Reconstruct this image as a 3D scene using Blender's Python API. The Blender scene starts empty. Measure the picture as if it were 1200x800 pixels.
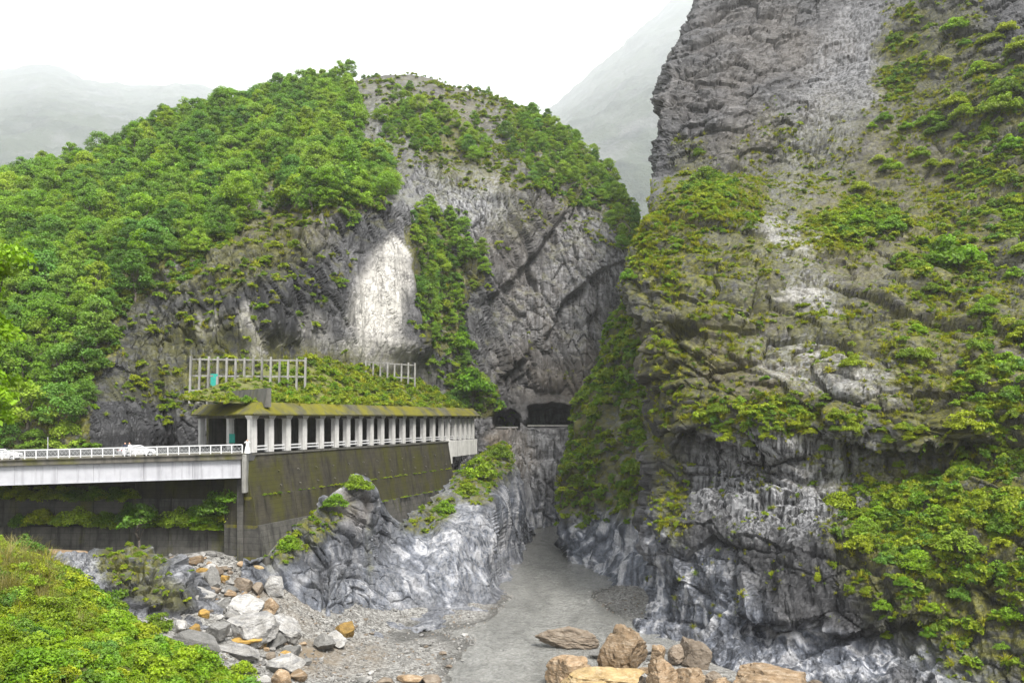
import bpy, math, random
import numpy as np
from mathutils import Vector, Matrix
from mathutils.bvhtree import BVHTree

# ------------------------------------------------------------------ scene, camera, light
scene = bpy.context.scene
CAM_Z = 26.0            # metres above the river
F = 1000.0              # focal length in photo pixels (1200 px wide photo)
HORIZON = 490.0

cam_data = bpy.data.cameras.new("camera")
cam = bpy.data.objects.new("camera", cam_data)
scene.collection.objects.link(cam)
cam.location = (0, 0, CAM_Z)
cam.rotation_euler = (math.radians(90), 0, 0)
cam_data.sensor_width = 36
cam_data.lens = 36 * F / 1200
cam_data.shift_y = (HORIZON - 400) / 1200
cam_data.clip_start = 0.5
cam_data.clip_end = 30000
scene.camera = cam

SUN_EL, SUN_AZ = math.radians(55), math.radians(148)   # azimuth clockwise from +Y
world = bpy.data.worlds.new("World")
scene.world = world
world.use_nodes = True
wn = world.node_tree
wn.nodes.clear()
w_out = wn.nodes.new("ShaderNodeOutputWorld")
w_bg = wn.nodes.new("ShaderNodeBackground")
w_sky = wn.nodes.new("ShaderNodeTexSky")
w_sky.sky_type = 'NISHITA'
w_sky.sun_disc = False
w_sky.sun_elevation = SUN_EL
w_sky.sun_rotation = SUN_AZ
w_sky.air_density = 1.0
w_sky.dust_density = 6.0
w_hsv = wn.nodes.new("ShaderNodeHueSaturation")
w_hsv.inputs['Saturation'].default_value = 0.12
w_mix = wn.nodes.new("ShaderNodeMixRGB")
w_mix.inputs['Fac'].default_value = 0.75
w_mix.inputs['Color2'].default_value = (11.0, 11.3, 11.6, 1)
wn.links.new(w_sky.outputs[0], w_hsv.inputs['Color'])
wn.links.new(w_hsv.outputs[0], w_mix.inputs['Color1'])
wn.links.new(w_mix.outputs[0], w_bg.inputs['Color'])
wn.links.new(w_bg.outputs[0], w_out.inputs['Surface'])
w_bg.inputs['Strength'].default_value = 0.085

sun_data = bpy.data.lights.new("sun", 'SUN')
sun_data.energy = 3.4
sun_data.angle = math.radians(18)
sun_data.color = (1.0, 0.97, 0.92)
sun = bpy.data.objects.new("sun", sun_data)
scene.collection.objects.link(sun)
sd = Vector((math.sin(SUN_AZ) * math.cos(SUN_EL), math.cos(SUN_AZ) * math.cos(SUN_EL), math.sin(SUN_EL)))
sun.rotation_euler = sd.to_track_quat('Z', 'Y').to_euler()
sun.location = (0, -40, 300)

scene.view_settings.view_transform = 'Standard'
scene.view_settings.look = 'None'
scene.view_settings.gamma = 1
scene.view_settings.use_curve_mapping = False
scene.view_settings.exposure = 1.3
scene.render.engine = 'CYCLES'
cy = scene.cycles
cy.max_bounces = 6
cy.diffuse_bounces = 2
cy.glossy_bounces = 2
cy.transmission_bounces = 2
cy.transparent_max_bounces = 8
cy.volume_bounces = 1
cy.caustics_reflective = False
cy.caustics_refractive = False
cy.use_denoising = True

rng = np.random.default_rng(7)
random.seed(7)
COL = scene.collection


# ------------------------------------------------------------------ helpers
def P(px, py, d):
    """photo pixel + distance along the view axis -> world point"""
    return np.array([(px - 600) / F * d, d, CAM_Z + (HORIZON - py) / F * d])


def to_px(V):
    d = np.maximum(V[..., 1], 1e-3)
    return 600 + F * V[..., 0] / d, HORIZON - F * (V[..., 2] - CAM_Z) / d


def hash3(i, j, k, s):
    h = (i.astype(np.int64) * 73856093) ^ (j.astype(np.int64) * 19349663) ^ (k.astype(np.int64) * 83492791) ^ (s * 2654435761)
    h &= 0xffffffff
    h = ((h ^ (h >> 15)) * 2246822519) & 0xffffffff
    h = ((h ^ (h >> 13)) * 3266489917) & 0xffffffff
    h = h ^ (h >> 16)
    return h.astype(np.float64) / 4294967295.0


def vnoise(Q, seed=0):
    fl = np.floor(Q)
    f = Q - fl
    I = fl.astype(np.int64)
    u = f * f * f * (f * (f * 6 - 15) + 10)
    r = 0
    for a in (0, 1):
        wa = u[..., 0] if a else 1 - u[..., 0]
        for b in (0, 1):
            wb = u[..., 1] if b else 1 - u[..., 1]
            for c in (0, 1):
                wc = u[..., 2] if c else 1 - u[..., 2]
                r = r + hash3(I[..., 0] + a, I[..., 1] + b, I[..., 2] + c, seed) * wa * wb * wc
    return r * 2 - 1


def fbm(Q, octs=5, seed=0, gain=0.5, ridged=False):
    r, a, s = 0, 1.0, 0
    q = Q.copy()
    for o in range(octs):
        n = vnoise(q, seed + o * 17)
        if ridged:
            n = 1 - 2 * np.abs(n)
        r = r + n * a
        s += a
        a *= gain
        q = q * 2.03 + 11.7
    return r / s


def worley(Q, seed=0):
    """nearest / second nearest distance, cell random triple, offset from the cell point"""
    I = np.floor(Q).astype(np.int64)
    n = Q.shape[0]
    f1 = np.full(n, 9.0)
    f2 = np.full(n, 9.0)
    best = np.zeros((n, 3), np.int64)
    off = np.zeros((n, 3))
    for a in (-1, 0, 1):
        for b in (-1, 0, 1):
            for c in (-1, 0, 1):
                ci, cj, ck = I[:, 0] + a, I[:, 1] + b, I[:, 2] + c
                fx = np.stack([ci + hash3(ci, cj, ck, seed + 1), cj + hash3(ci, cj, ck, seed + 2), ck + hash3(ci, cj, ck, seed + 3)], 1)
                dv = Q - fx
                dd = np.sqrt((dv * dv).sum(1))
                nw = dd < f1
                f2 = np.where(nw, f1, np.minimum(f2, dd))
                f1 = np.where(nw, dd, f1)
                best[nw] = np.stack([ci, cj, ck], 1)[nw]
                off[nw] = dv[nw]
    rnd = np.stack([hash3(best[:, 0], best[:, 1], best[:, 2], seed + 10 + i) for i in range(4)], 1)
    return f1, f2, rnd, off


def blocks(Q, seed):
    """faceted block displacement in about -1..1 with recessed joints"""
    f1, f2, rnd, off = worley(Q, seed)
    tilt = ((rnd[:, 1:4] - 0.5) * off).sum(1) * 1.6
    joint = np.clip((f2 - f1) / 0.14, 0, 1)
    return (rnd[:, 0] * 2 - 1) * 0.75 + tilt - (1 - joint) * 0.5


def smooth1(A, k, axis):
    if k < 1:
        return A
    pad = [(0, 0)] * A.ndim
    pad[axis] = (k, k)
    B = np.pad(A, pad, mode='edge')
    c = np.cumsum(B, axis=axis)
    z = np.zeros_like(np.take(c, [0], axis=axis))
    c = np.concatenate([z, c], axis=axis)
    w = 2 * k + 1
    n = A.shape[axis]
    return (np.take(c, np.arange(w, w + n), axis=axis) - np.take(c, np.arange(0, n), axis=axis)) / w


def smooth2(A, k, it=2):
    for _ in range(it):
        A = smooth1(smooth1(A, k, 0), k, 1)
    return A


def grid_normals(G):
    du = np.gradient(G, axis=0)
    dv = np.gradient(G, axis=1)
    n = np.cross(dv, du)
    n /= np.linalg.norm(n, axis=2, keepdims=True) + 1e-9
    return n


def sstep(a, b, x):
    t = np.clip((x - a) / (b - a), 0, 1)
    return t * t * (3 - 2 * t)


def in_poly(px, py, poly):
    r = np.zeros(px.shape, bool)
    n = len(poly)
    for i in range(n):
        x0, y0 = poly[i]
        x1, y1 = poly[(i + 1) % n]
        if y0 == y1:
            continue
        c = ((y0 > py) != (y1 > py)) & (px < (x1 - x0) * (py - y0) / (y1 - y0) + x0)
        r ^= c
    return r


def blob(px, py, items):
    """soft ellipses (cx, cy, rx, ry, rotation in degrees, strength), largest wins"""
    r = np.zeros(px.shape)
    for cx, cy_, rx, ry, rot, s in items:
        a = math.radians(rot)
        x, y = px - cx, py - cy_
        u = (x * math.cos(a) + y * math.sin(a)) / rx
        v = (-x * math.sin(a) + y * math.cos(a)) / ry
        r = np.maximum(r, s * (1 - sstep(0.55, 1.25, np.sqrt(u * u + v * v))))
    return r


def props(o, label=None, cat=None, group=None, kind=None):
    if label:
        o["label"] = label
    if cat:
        o["category"] = cat
    if group:
        o["group"] = group
    if kind:
        o["kind"] = kind
    return o


def np_mesh(name, V, Q, smooth=True, attrs=None, mats=()):
    """mesh from numpy vertices and an (n,k) face array"""
    me = bpy.data.meshes.new(name)
    V = np.ascontiguousarray(V, dtype=np.float32)
    Q = np.ascontiguousarray(Q, dtype=np.int32)
    k = Q.shape[1]
    me.vertices.add(len(V))
    me.vertices.foreach_set("co", V.ravel())
    me.loops.add(Q.size)
    me.loops.foreach_set("vertex_index", Q.ravel())
    me.polygons.add(len(Q))
    me.polygons.foreach_set("loop_start", np.arange(0, Q.size, k, dtype=np.int32))
    me.polygons.foreach_set("loop_total", np.full(len(Q), k, dtype=np.int32))
    me.polygons.foreach_set("use_smooth", np.full(len(Q), smooth, dtype=bool))
    me.update(calc_edges=True)
    for an, arr in (attrs or {}).items():
        a = me.attributes.new(an, 'FLOAT_COLOR', 'POINT')
        c = np.ones((len(V), 4), np.float32)
        c[:, :arr.shape[1]] = arr
        a.data.foreach_set("color", c.ravel())
    for m in mats:
        me.materials.append(m)
    return me


def link(name, me, parent=None):
    o = bpy.data.objects.new(name, me)
    COL.objects.link(o)
    if parent:
        o.parent = parent
    return o


def empty(name, loc=(0, 0, 0), rz=0.0):
    o = bpy.data.objects.new(name, None)
    COL.objects.link(o)
    o.location = loc
    o.rotation_euler = (0, 0, rz)
    o.empty_display_size = 0.3
    return o


class MB:
    def __init__(self):
        self.v, self.f = [], []

    def hexa(self, p):
        b = len(self.v)
        self.v += [tuple(map(float, q)) for q in p]
        for q in ((0, 3, 2, 1), (4, 5, 6, 7), (0, 1, 5, 4), (1, 2, 6, 5), (2, 3, 7, 6), (3, 0, 4, 7)):
            self.f.append(tuple(b + i for i in q))
        return self

    def box(self, c, s, rz=0.0):
        cx, cy_, cz = c
        a, b, h = s[0] / 2, s[1] / 2, s[2] / 2
        ca, sa = math.cos(rz), math.sin(rz)
        pts = []
        for z in (-h, h):
            for x, y in ((-a, -b), (a, -b), (a, b), (-a, b)):
                pts.append((cx + x * ca - y * sa, cy_ + x * sa + y * ca, cz + z))
        return self.hexa(pts)

    def beam(self, p0, p1, w, h, n=None):
        """bar from p0 to p1 with width w (sideways) and height h"""
        p0, p1 = Vector(p0), Vector(p1)
        d = (p1 - p0).normalized()
        up = Vector(n) if n is not None else (Vector((0, 0, 1)) if abs(d.z) < 0.95 else Vector((0, 1, 0)))
        s = d.cross(up).normalized()
        u = s.cross(d).normalized()
        pts = []
        for q in (p0, p1):
            for a, b in ((-1, -1), (1, -1), (1, 1), (-1, 1)):
                pts.append(q + s * (a * w / 2) + u * (b * h / 2))
        return self.hexa(pts)

    def prism(self, poly, z0, z1):
        b = len(self.v)
        n = len(poly)
        for z in (z0, z1):
            for p in poly:
                self.v.append((p[0], p[1], z if len(p) < 3 else p[2] + z))
        self.f.append(tuple(b + n - 1 - i for i in range(n)))
        self.f.append(tuple(b + n + i for i in range(n)))
        for i in range(n):
            j = (i + 1) % n
            self.f.append((b + i, b + j, b + n + j, b + n + i))
        return self

    def sweep(self, path, prof, closed_prof=True):
        """sweep a profile of (inward offset, z) along a plan polyline of (x, y)"""
        path = [np.array(p[:2], float) for p in path]
        n = len(path)
        b = len(self.v)
        m = len(prof)
        for i in range(n):
            ds = []
            if i > 0:
                e = path[i] - path[i - 1]
                ds.append(e / np.linalg.norm(e))
            if i < n - 1:
                e = path[i + 1] - path[i]
                ds.append(e / np.linalg.norm(e))
            ns = [np.array([-e[1], e[0]]) for e in ds]
            nn = sum(ns)
            nn /= np.linalg.norm(nn)
            nn /= max(0.35, float(np.dot(nn, ns[0])))
            for o, z in prof:
                q = path[i] + nn * o
                self.v.append((q[0], q[1], z))
        for i in range(n - 1):
            for j in range(m if closed_prof else m - 1):
                k = (j + 1) % m
                self.f.append((b + i * m + j, b + i * m + k, b + (i + 1) * m + k, b + (i + 1) * m + j))
        if closed_prof:
            self.f.append(tuple(b + j for j in range(m - 1, -1, -1)))
            self.f.append(tuple(b + (n - 1) * m + j for j in range(m)))
        return self

    def cyl(self, p0, p1, r0, r1=None, seg=8):
        r1 = r0 if r1 is None else r1
        p0, p1 = Vector(p0), Vector(p1)
        d = (p1 - p0).normalized()
        up = Vector((0, 0, 1)) if abs(d.z) < 0.95 else Vector((1, 0, 0))
        s = d.cross(up).normalized()
        u = s.cross(d)
        b = len(self.v)
        for q, r in ((p0, r0), (p1, r1)):
            for i in range(seg):
                a = 2 * math.pi * i / seg
                self.v.append(tuple(q + s * (math.cos(a) * r) + u * (math.sin(a) * r)))
        for i in range(seg):
            j = (i + 1) % seg
            self.f.append((b + i, b + j, b + seg + j, b + seg + i))
        self.f.append(tuple(b + i for i in range(seg - 1, -1, -1)))
        self.f.append(tuple(b + seg + i for i in range(seg)))
        return self

    def mesh(self, name, mat, smooth=False, bevel=0):
        me = bpy.data.meshes.new(name)
        me.from_pydata(self.v, [], self.f)
        import bmesh
        bm = bmesh.new()
        bm.from_mesh(me)
        bmesh.ops.recalc_face_normals(bm, faces=bm.faces)
        if bevel:
            bmesh.ops.bevel(bm, geom=list(bm.edges), offset=bevel, segments=1, affect='EDGES', profile=0.5)
        bm.to_mesh(me)
        bm.free()
        if smooth:
            me.polygons.foreach_set("use_smooth", [True] * len(me.polygons))
        me.materials.append(mat)
        return me

    def build(self, name, mat, parent=None, smooth=False, bevel=0):
        return link(name, self.mesh(name, mat, smooth, bevel), parent)


# ------------------------------------------------------------------ materials
class NT:
    def __init__(self, name):
        self.m = bpy.data.materials.new(name)
        self.m.use_nodes = True
        self.t = self.m.node_tree
        self.t.nodes.clear()
        self.out = self.t.nodes.new("ShaderNodeOutputMaterial")

    def n(self, typ, **kw):
        nd = self.t.nodes.new(typ)
        for k, v in kw.items():
            if k.startswith('i_'):
                nd.inputs[k[2:].replace('_', ' ')].default_value = v
            else:
                setattr(nd, k, v)
        return nd

    def l(self, a, b):
        self.t.links.new(a, b)

    def coords(self, scale=(1, 1, 1), rot=(0, 0, 0)):
        tc = self.n("ShaderNodeTexCoord")
        mp = self.n("ShaderNodeMapping")
        mp.inputs['Scale'].default_value = scale
        mp.inputs['Rotation'].default_value = rot
        self.l(tc.outputs['Object'], mp.inputs['Vector'])
        return mp.outputs[0]

    def noise(self, vec, scale, detail=5, rough=0.6, dist=0.0):
        nd = self.n("ShaderNodeTexNoise")
        nd.inputs['Scale'].default_value = scale
        nd.inputs['Detail'].default_value = detail
        nd.inputs['Roughness'].default_value = rough
        nd.inputs['Distortion'].default_value = dist
        self.l(vec, nd.inputs['Vector'])
        return nd.outputs['Fac']

    def ramp(self, fac, stops, interp='LINEAR'):
        nd = self.n("ShaderNodeValToRGB")
        cr = nd.color_ramp
        cr.interpolation = interp
        while len(cr.elements) < len(stops):
            cr.elements.new(0.5)
        for e, (p, c) in zip(cr.elements, stops):
            e.position = p
            e.color = (c, c, c, 1) if not isinstance(c, tuple) else c + (1,)
        self.l(fac, nd.inputs['Fac'])
        return nd.outputs['Color']

    def mix(self, fac, a, b, mode='MIX'):
        nd = self.n("ShaderNodeMixRGB", blend_type=mode)
        for s, v in ((nd.inputs['Fac'], fac), (nd.inputs['Color1'], a), (nd.inputs['Color2'], b)):
            if isinstance(v, (int, float)):
                s.default_value = v if s.name == 'Fac' else (v, v, v, 1)
            elif isinstance(v, tuple):
                s.default_value = v + (1,)
            else:
                self.l(v, s)
        return nd.outputs[0]

    def math(self, op, a, b=None, clamp=False):
        nd = self.n("ShaderNodeMath", operation=op, use_clamp=clamp)
        for i, v in enumerate((a, b)):
            if v is None:
                continue
            if isinstance(v, (int, float)):
                nd.inputs[i].default_value = v
            else:
                self.l(v, nd.inputs[i])
        return nd.outputs[0]

    def attr(self, name):
        nd = self.n("ShaderNodeAttribute", attribute_name=name)
        sp = self.n("ShaderNodeSeparateColor")
        self.l(nd.outputs['Color'], sp.inputs[0])
        return sp.outputs

    def bump(self, h, strength=0.5, dist=0.2, nrm=None):
        nd = self.n("ShaderNodeBump")
        nd.inputs['Strength'].default_value = strength
        nd.inputs['Distance'].default_value = dist
        self.l(h, nd.inputs['Height'])
        if nrm is not None:
            self.l(nrm, nd.inputs['Normal'])
        return nd.outputs[0]

    def bsdf(self, color, rough=0.8, nrm=None, spec=0.3, metal=0.0):
        b = self.n("ShaderNodeBsdfPrincipled")
        for s, v in ((b.inputs['Base Color'], color), (b.inputs['Roughness'], rough)):
            if isinstance(v, (int, float)):
                s.default_value = v
            elif isinstance(v, tuple):
                s.default_value = v + (1,)
            else:
                self.l(v, s)
        b.inputs['Specular IOR Level'].default_value = spec
        b.inputs['Metallic'].default_value = metal
        if nrm is not None:
            self.l(nrm, b.inputs['Normal'])
        self.l(b.outputs[0], self.out.inputs['Surface'])
        return b


def rock_material(name, grey, dark, light, dip=(0.0, 0.24, 0.0), band=1.0, vein=0.35, scale=1.0, flow=(0.5, 0.35, 0.2), bump=0.40):
    """cliff rock; vertex masks m1 = (white, moss, dark stain plus some painted shade), m2 = (banded marble, brown, light streak)"""
    t = NT(name)
    a1, a2 = t.attr('m1'), t.attr('m2')
    obj = t.coords()
    big = t.noise(obj, 0.05 * scale, 3, 0.6)
    mid = t.noise(obj, 0.30 * scale, 7, 0.72, 0.3)
    fine = t.noise(obj, 2.4 * scale, 5, 0.75)
    streak = t.noise(t.coords((1.0, 1.0, 0.055)), 0.8 * scale, 5, 0.62)
    stripe = t.noise(t.coords((1.0, 1.0, 0.035)), 1.5 * scale, 4, 0.6, 0.3)
    strata = t.noise(t.coords((0.16, 0.16, 1.0), dip), 0.8 * scale, 6, 0.7, 0.9)
    crack = t.n("ShaderNodeTexVoronoi", feature='DISTANCE_TO_EDGE')
    crack.inputs['Scale'].default_value = 0.42 * scale
    cw = t.n("ShaderNodeMixRGB")
    cw.inputs['Fac'].default_value = 0.55
    t.l(t.coords((0.7, 0.7, 1.2), dip), cw.inputs['Color1'])
    nz = t.n("ShaderNodeTexNoise")
    nz.inputs['Scale'].default_value = 0.7 * scale
    nz.inputs['Detail'].default_value = 4
    t.l(obj, nz.inputs['Vector'])
    nm = t.n("ShaderNodeVectorMath", operation='SCALE')
    nm.inputs['Scale'].default_value = 7.0
    t.l(nz.outputs['Color'], nm.inputs[0])
    va = t.n("ShaderNodeVectorMath", operation='ADD')
    t.l(t.coords((0.7, 0.7, 1.2), dip), va.inputs[0])
    t.l(nm.outputs[0], va.inputs[1])
    t.l(va.outputs[0], crack.inputs['Vector'])
    ck = t.ramp(crack.outputs['Distance'], [(0.0, 0.0), (0.05, 1.0)])
    cell = t.n("ShaderNodeTexVoronoi", feature='F1')
    cell.inputs['Scale'].default_value = 0.75 * scale
    t.l(va.outputs[0], cell.inputs['Vector'])
    csp = t.n("ShaderNodeSeparateColor")
    t.l(cell.outputs['Color'], csp.inputs[0])
    c = t.mix(t.ramp(t.mix(0.22, t.mix(0.35, mid, big), csp.outputs[1]), [(0.36, 0.0), (0.62, 1.0)]), dark, grey)
    c = t.mix(t.math('MULTIPLY', t.ramp(strata, [(0.50, 0.0), (0.66, 1.0)]), 0.55), c, light)
    c = t.mix(t.math('MULTIPLY', t.ramp(streak, [(0.54, 0.0), (0.66, 1.0)]), 0.6), c, tuple(x * 0.30 for x in dark))
    c = t.mix(t.math('MULTIPLY', t.ramp(fine, [(0.54, 0.0), (0.72, 1.0)]), vein), c, light)
    brm = t.math('MULTIPLY', a2[1], t.ramp(big, [(0.35, 0.1), (0.6, 1.0)]))
    c = t.mix(brm, c, t.mix(mid, (0.06, 0.045, 0.028), (0.17, 0.135, 0.095)))
    dk = t.math('MULTIPLY', a1[2], t.ramp(t.mix(0.5, streak, mid), [(0.48, 1.0), (0.66, 0.8)]))
    c = t.mix(dk, c, (0.012, 0.012, 0.0135))
    # banded marble: long flowing bands
    fl = t.noise(t.coords((0.55, 0.55, 0.20), flow), 0.30 * band, 3, 0.5, 1.6)
    wvb = t.math('PINGPONG', t.math('ADD', t.math('MULTIPLY', fl, 7.0), t.math('MULTIPLY', mid, 1.1)), 1.0)
    mb = t.ramp(wvb, [(0.05, (0.038, 0.044, 0.058)), (0.34, (0.105, 0.118, 0.148)), (0.62, (0.22, 0.232, 0.265)), (0.90, (0.46, 0.46, 0.475))])
    mb = t.mix(t.math('MULTIPLY', t.ramp(t.mix(0.4, mid, streak), [(0.42, 1.0), (0.58, 0.0)]), 0.55), mb, (0.04, 0.045, 0.056))
    mb = t.mix(t.math('MULTIPLY', t.ramp(fine, [(0.52, 0.0), (0.70, 1.0)]), 0.3), mb, (0.36, 0.36, 0.37))
    c = t.mix(a2[0], c, mb)
    c = t.mix(t.math('MULTIPLY', a2[2], t.ramp(t.mix(0.30, stripe, mid), [(0.44, 0.0), (0.56, 1.0)])), c, (0.21, 0.21, 0.215))
    c = t.mix(t.math('MULTIPLY', a2[2], t.ramp(stripe, [(0.36, 0.9), (0.43, 0.0)])), c, (0.012, 0.012, 0.013))
    wh = t.mix(t.ramp(t.mix(0.5, streak, mid), [(0.36, 0.0), (0.5, 1.0)]), (0.15, 0.14, 0.125), (0.45, 0.43, 0.395))
    c = t.mix(t.math('MULTIPLY', a1[0], t.ramp(mid, [(0.30, 0.15), (0.46, 1.0)])), c, wh)
    c = t.mix(t.math('MULTIPLY', t.math('SUBTRACT', 1.0, ck), 0.55), c, tuple(x * 0.25 for x in dark))
    mossn = t.noise(obj, 0.8 * scale, 6, 0.75)
    mc = t.mix(t.ramp(mossn, [(0.35, 0.0), (0.65, 1.0)]), (0.020, 0.022, 0.003), (0.105, 0.102, 0.005))
    mc = t.mix(t.math('MULTIPLY', t.ramp(fine, [(0.5, 0.0), (0.7, 1.0)]), 0.5), mc, (0.042, 0.033, 0.012))
    mf = t.math('MULTIPLY', a1[1], t.ramp(t.mix(0.5, mossn, mid), [(0.40, 0.0), (0.52, 1.0)]))
    c = t.mix(mf, c, mc)
    hb = t.mix(0.35, t.mix(0.5, mid, strata), fine)
    hb = t.mix(0.22, t.mix(0.30, hb, csp.outputs[0]), ck)
    rough = t.math('ADD', t.math('MULTIPLY', fine, 0.3), 0.42)
    t.bsdf(c, rough, t.bump(hb, 0.85, bump), 0.35)
    return t.m


M_ROCK_A = rock_material("mountain_rock", (0.092, 0.090, 0.093), (0.020, 0.0195, 0.021), (0.19, 0.187, 0.188), vein=0.3)
M_ROCK_B = rock_material("cliff_rock", (0.056, 0.0545, 0.058), (0.011, 0.0108, 0.012), (0.145, 0.142, 0.144), band=1.3, vein=0.28, scale=1.4)
M_ROCK_G = rock_material("gorge_marble", (0.12, 0.123, 0.133), (0.032, 0.034, 0.040), (0.31, 0.31, 0.32), dip=(0.3, 0.5, 0.2), band=0.95, vein=0.25, scale=1.6, flow=(0.25, 0.55, 0.1), bump=0.20)


def far_material():
    t = NT("far_mountain_cover")
    o = t.coords()
    a = t.noise(o, 0.004, 8, 0.75)
    b = t.noise(t.coords((1, 1, 0.35)), 0.006, 8, 0.78)
    c = t.mix(t.ramp(a, [(0.40, 0.0), (0.56, 1.0)]), (0.016, 0.026, 0.020), (0.045, 0.060, 0.038))
    c = t.mix(t.math('MULTIPLY', t.ramp(b, [(0.50, 0.0), (0.64, 1.0)]), 0.6), c, (0.13, 0.128, 0.13))
    t.bsdf(c, 0.9, t.bump(t.noise(o, 0.02, 6, 0.75), 1.0, 25), 0.1)
    return t.m


def foliage(name, cols, trans=0.35, rough=0.55):
    """leaf material: colours vary per plant (object random) and per leaf (vertex colour)"""
    t = NT(name)
    oi = t.n("ShaderNodeObjectInfo")
    stops = [(i / (len(cols) - 1), c) for i, c in enumerate(cols)]
    base = t.ramp(oi.outputs['Random'], stops)
    lf = t.attr('leaf')
    c = t.mix(1.0, base, t.ramp(lf[0], [(0.0, 0.55), (1.0, 1.45)]), 'MULTIPLY')
    c = t.mix(t.math('MULTIPLY', lf[1], 0.45), c, (0.16, 0.15, 0.03))
    b = t.n("ShaderNodeBsdfPrincipled")
    t.l(c, b.inputs['Base Color'])
    b.inputs['Roughness'].default_value = rough
    b.inputs['Specular IOR Level'].default_value = 0.25
    tr = t.n("ShaderNodeBsdfTranslucent")
    t.l(t.mix(1.0, c, (1.25, 1.35, 0.55), 'MULTIPLY'), tr.inputs['Color'])
    ms = t.n("ShaderNodeMixShader")
    ms.inputs[0].default_value = trans
    t.l(b.outputs[0], ms.inputs[1])
    t.l(tr.outputs[0], ms.inputs[2])
    t.l(ms.outputs[0], t.out.inputs['Surface'])
    return t.m


M_LEAF_FOREST = foliage("forest_leaves", [(0.056, 0.1288, 0.0134), (0.1176, 0.2296, 0.0157), (0.1848, 0.2912, 0.0179), (0.0728, 0.1736, 0.0224), (0.224, 0.308, 0.0202), (0.0952, 0.2128, 0.0336)])
M_LEAF_BRIGHT = foliage("bright_leaves", [(0.095, 0.205, 0.007), (0.155, 0.265, 0.008), (0.205, 0.29, 0.009)])
M_LEAF_SHRUB = foliage("shrub_leaves", [(0.060, 0.122, 0.006), (0.150, 0.215, 0.007), (0.235, 0.275, 0.008), (0.100, 0.195, 0.007)])
M_LEAF_FERN = foliage("fern_fronds", [(0.105, 0.118, 0.006), (0.215, 0.225, 0.007), (0.27, 0.262, 0.009), (0.165, 0.205, 0.007)])
M_LEAF_DRY = foliage("dry_reeds", [(0.20, 0.16, 0.055), (0.13, 0.13, 0.03), (0.26, 0.22, 0.09)])


def simple_noise_mat(name, c0, c1, scale, rough=0.8, bump=0.3, bdist=0.05, stretch=(1, 1, 1), spec=0.3):
    t = NT(name)
    o = t.coords(stretch)
    f = t.noise(o, scale, 7, 0.65)
    g = t.noise(t.coords(), scale * 6, 5, 0.6)
    c = t.mix(t.ramp(f, [(0.32, 0.0), (0.68, 1.0)]), c0, c1)
    t.bsdf(c, rough, t.bump(t.mix(0.5, f, g), bump, bdist), spec)
    return t.m


M_BARK = simple_noise_mat("bark", (0.05, 0.04, 0.03), (0.14, 0.12, 0.10), 3, 0.9, 0.6, 0.05, (1, 1, 0.3))


def concrete(name, c0, c1, moss=0.0, stain=0.5, mossc=(0.10, 0.10, 0.012), lines=0.0):
    t = NT(name)
    o = t.coords()
    sv = t.noise(t.coords((1, 1, 0.06)), 1.3, 6, 0.65)
    f = t.noise(o, 0.8, 8, 0.7)
    g = t.noise(o, 9, 4, 0.6)
    c = t.mix(t.ramp(f, [(0.3, 0.0), (0.7, 1.0)]), c0, c1)
    c = t.mix(t.math('MULTIPLY', t.ramp(sv, [(0.5, 0.0), (0.66, 1.0)]), stain), c, tuple(x * 0.28 for x in c0))
    if moss:
        mv = t.noise(t.coords((1, 1, 0.35)), 0.35, 7, 0.65)
        mf = t.ramp(mv, [(0.62 - moss * 0.35, 0.0), (0.74 - moss * 0.30, 1.0)])
        c = t.mix(t.math('MULTIPLY', mf, min(1.0, 0.5 + moss)), c, t.mix(f, tuple(x * 0.35 for x in mossc), mossc))
    h = t.mix(0.6, f, g)
    if lines:
        wv = t.n("ShaderNodeTexWave", wave_type='BANDS', bands_direction='Z')
        wv.inputs['Scale'].default_value = lines
        wv.inputs['Distortion'].default_value = 0.4
        t.l(o, wv.inputs['Vector'])
        ln = t.ramp(wv.outputs['Fac'], [(0.0, 0.0), (0.08, 1.0)])
        c = t.mix(t.math('MULTIPLY', t.math('SUBTRACT', 1.0, ln), 0.35), c, (0.012, 0.012, 0.010))
        h = t.mix(0.3, h, ln)
    t.bsdf(c, 0.85, t.bump(h, 0.45, 0.06), 0.25)
    return t.m


M_CONC = concrete("pale_concrete", (0.34, 0.332, 0.315), (0.50, 0.49, 0.47), 0.0, 0.4)
M_CONC_WHITE = concrete("white_girder_paint", (0.31, 0.31, 0.33), (0.39, 0.39, 0.41), 0.0, 0.4)
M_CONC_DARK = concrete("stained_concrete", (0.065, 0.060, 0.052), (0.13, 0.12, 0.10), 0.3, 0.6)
M_FASCIA = concrete("mossy_fascia", (0.036, 0.034, 0.024), (0.085, 0.080, 0.05), 0.60, 0.7, (0.15, 0.14, 0.006))
M_PARAPET = concrete("grey_parapet", (0.055, 0.052, 0.045), (0.12, 0.115, 0.10), 0.15, 0.5)
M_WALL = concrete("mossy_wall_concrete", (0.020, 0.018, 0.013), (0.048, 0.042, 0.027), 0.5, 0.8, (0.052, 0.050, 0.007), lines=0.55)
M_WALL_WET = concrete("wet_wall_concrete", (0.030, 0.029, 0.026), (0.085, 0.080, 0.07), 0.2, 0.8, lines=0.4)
M_LATTICE = concrete("weathered_lattice_concrete", (0.14, 0.137, 0.125), (0.26, 0.252, 0.235), 0.2, 0.7, (0.10, 0.10, 0.03))
M_ASPHALT = simple_noise_mat("asphalt", (0.045, 0.045, 0.045), (0.07, 0.07, 0.068), 3, 0.85, 0.2, 0.02)
M_RAIL = simple_noise_mat("white_rail_paint", (0.42, 0.42, 0.42), (0.52, 0.52, 0.52), 4, 0.5, 0.1, 0.01)
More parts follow.
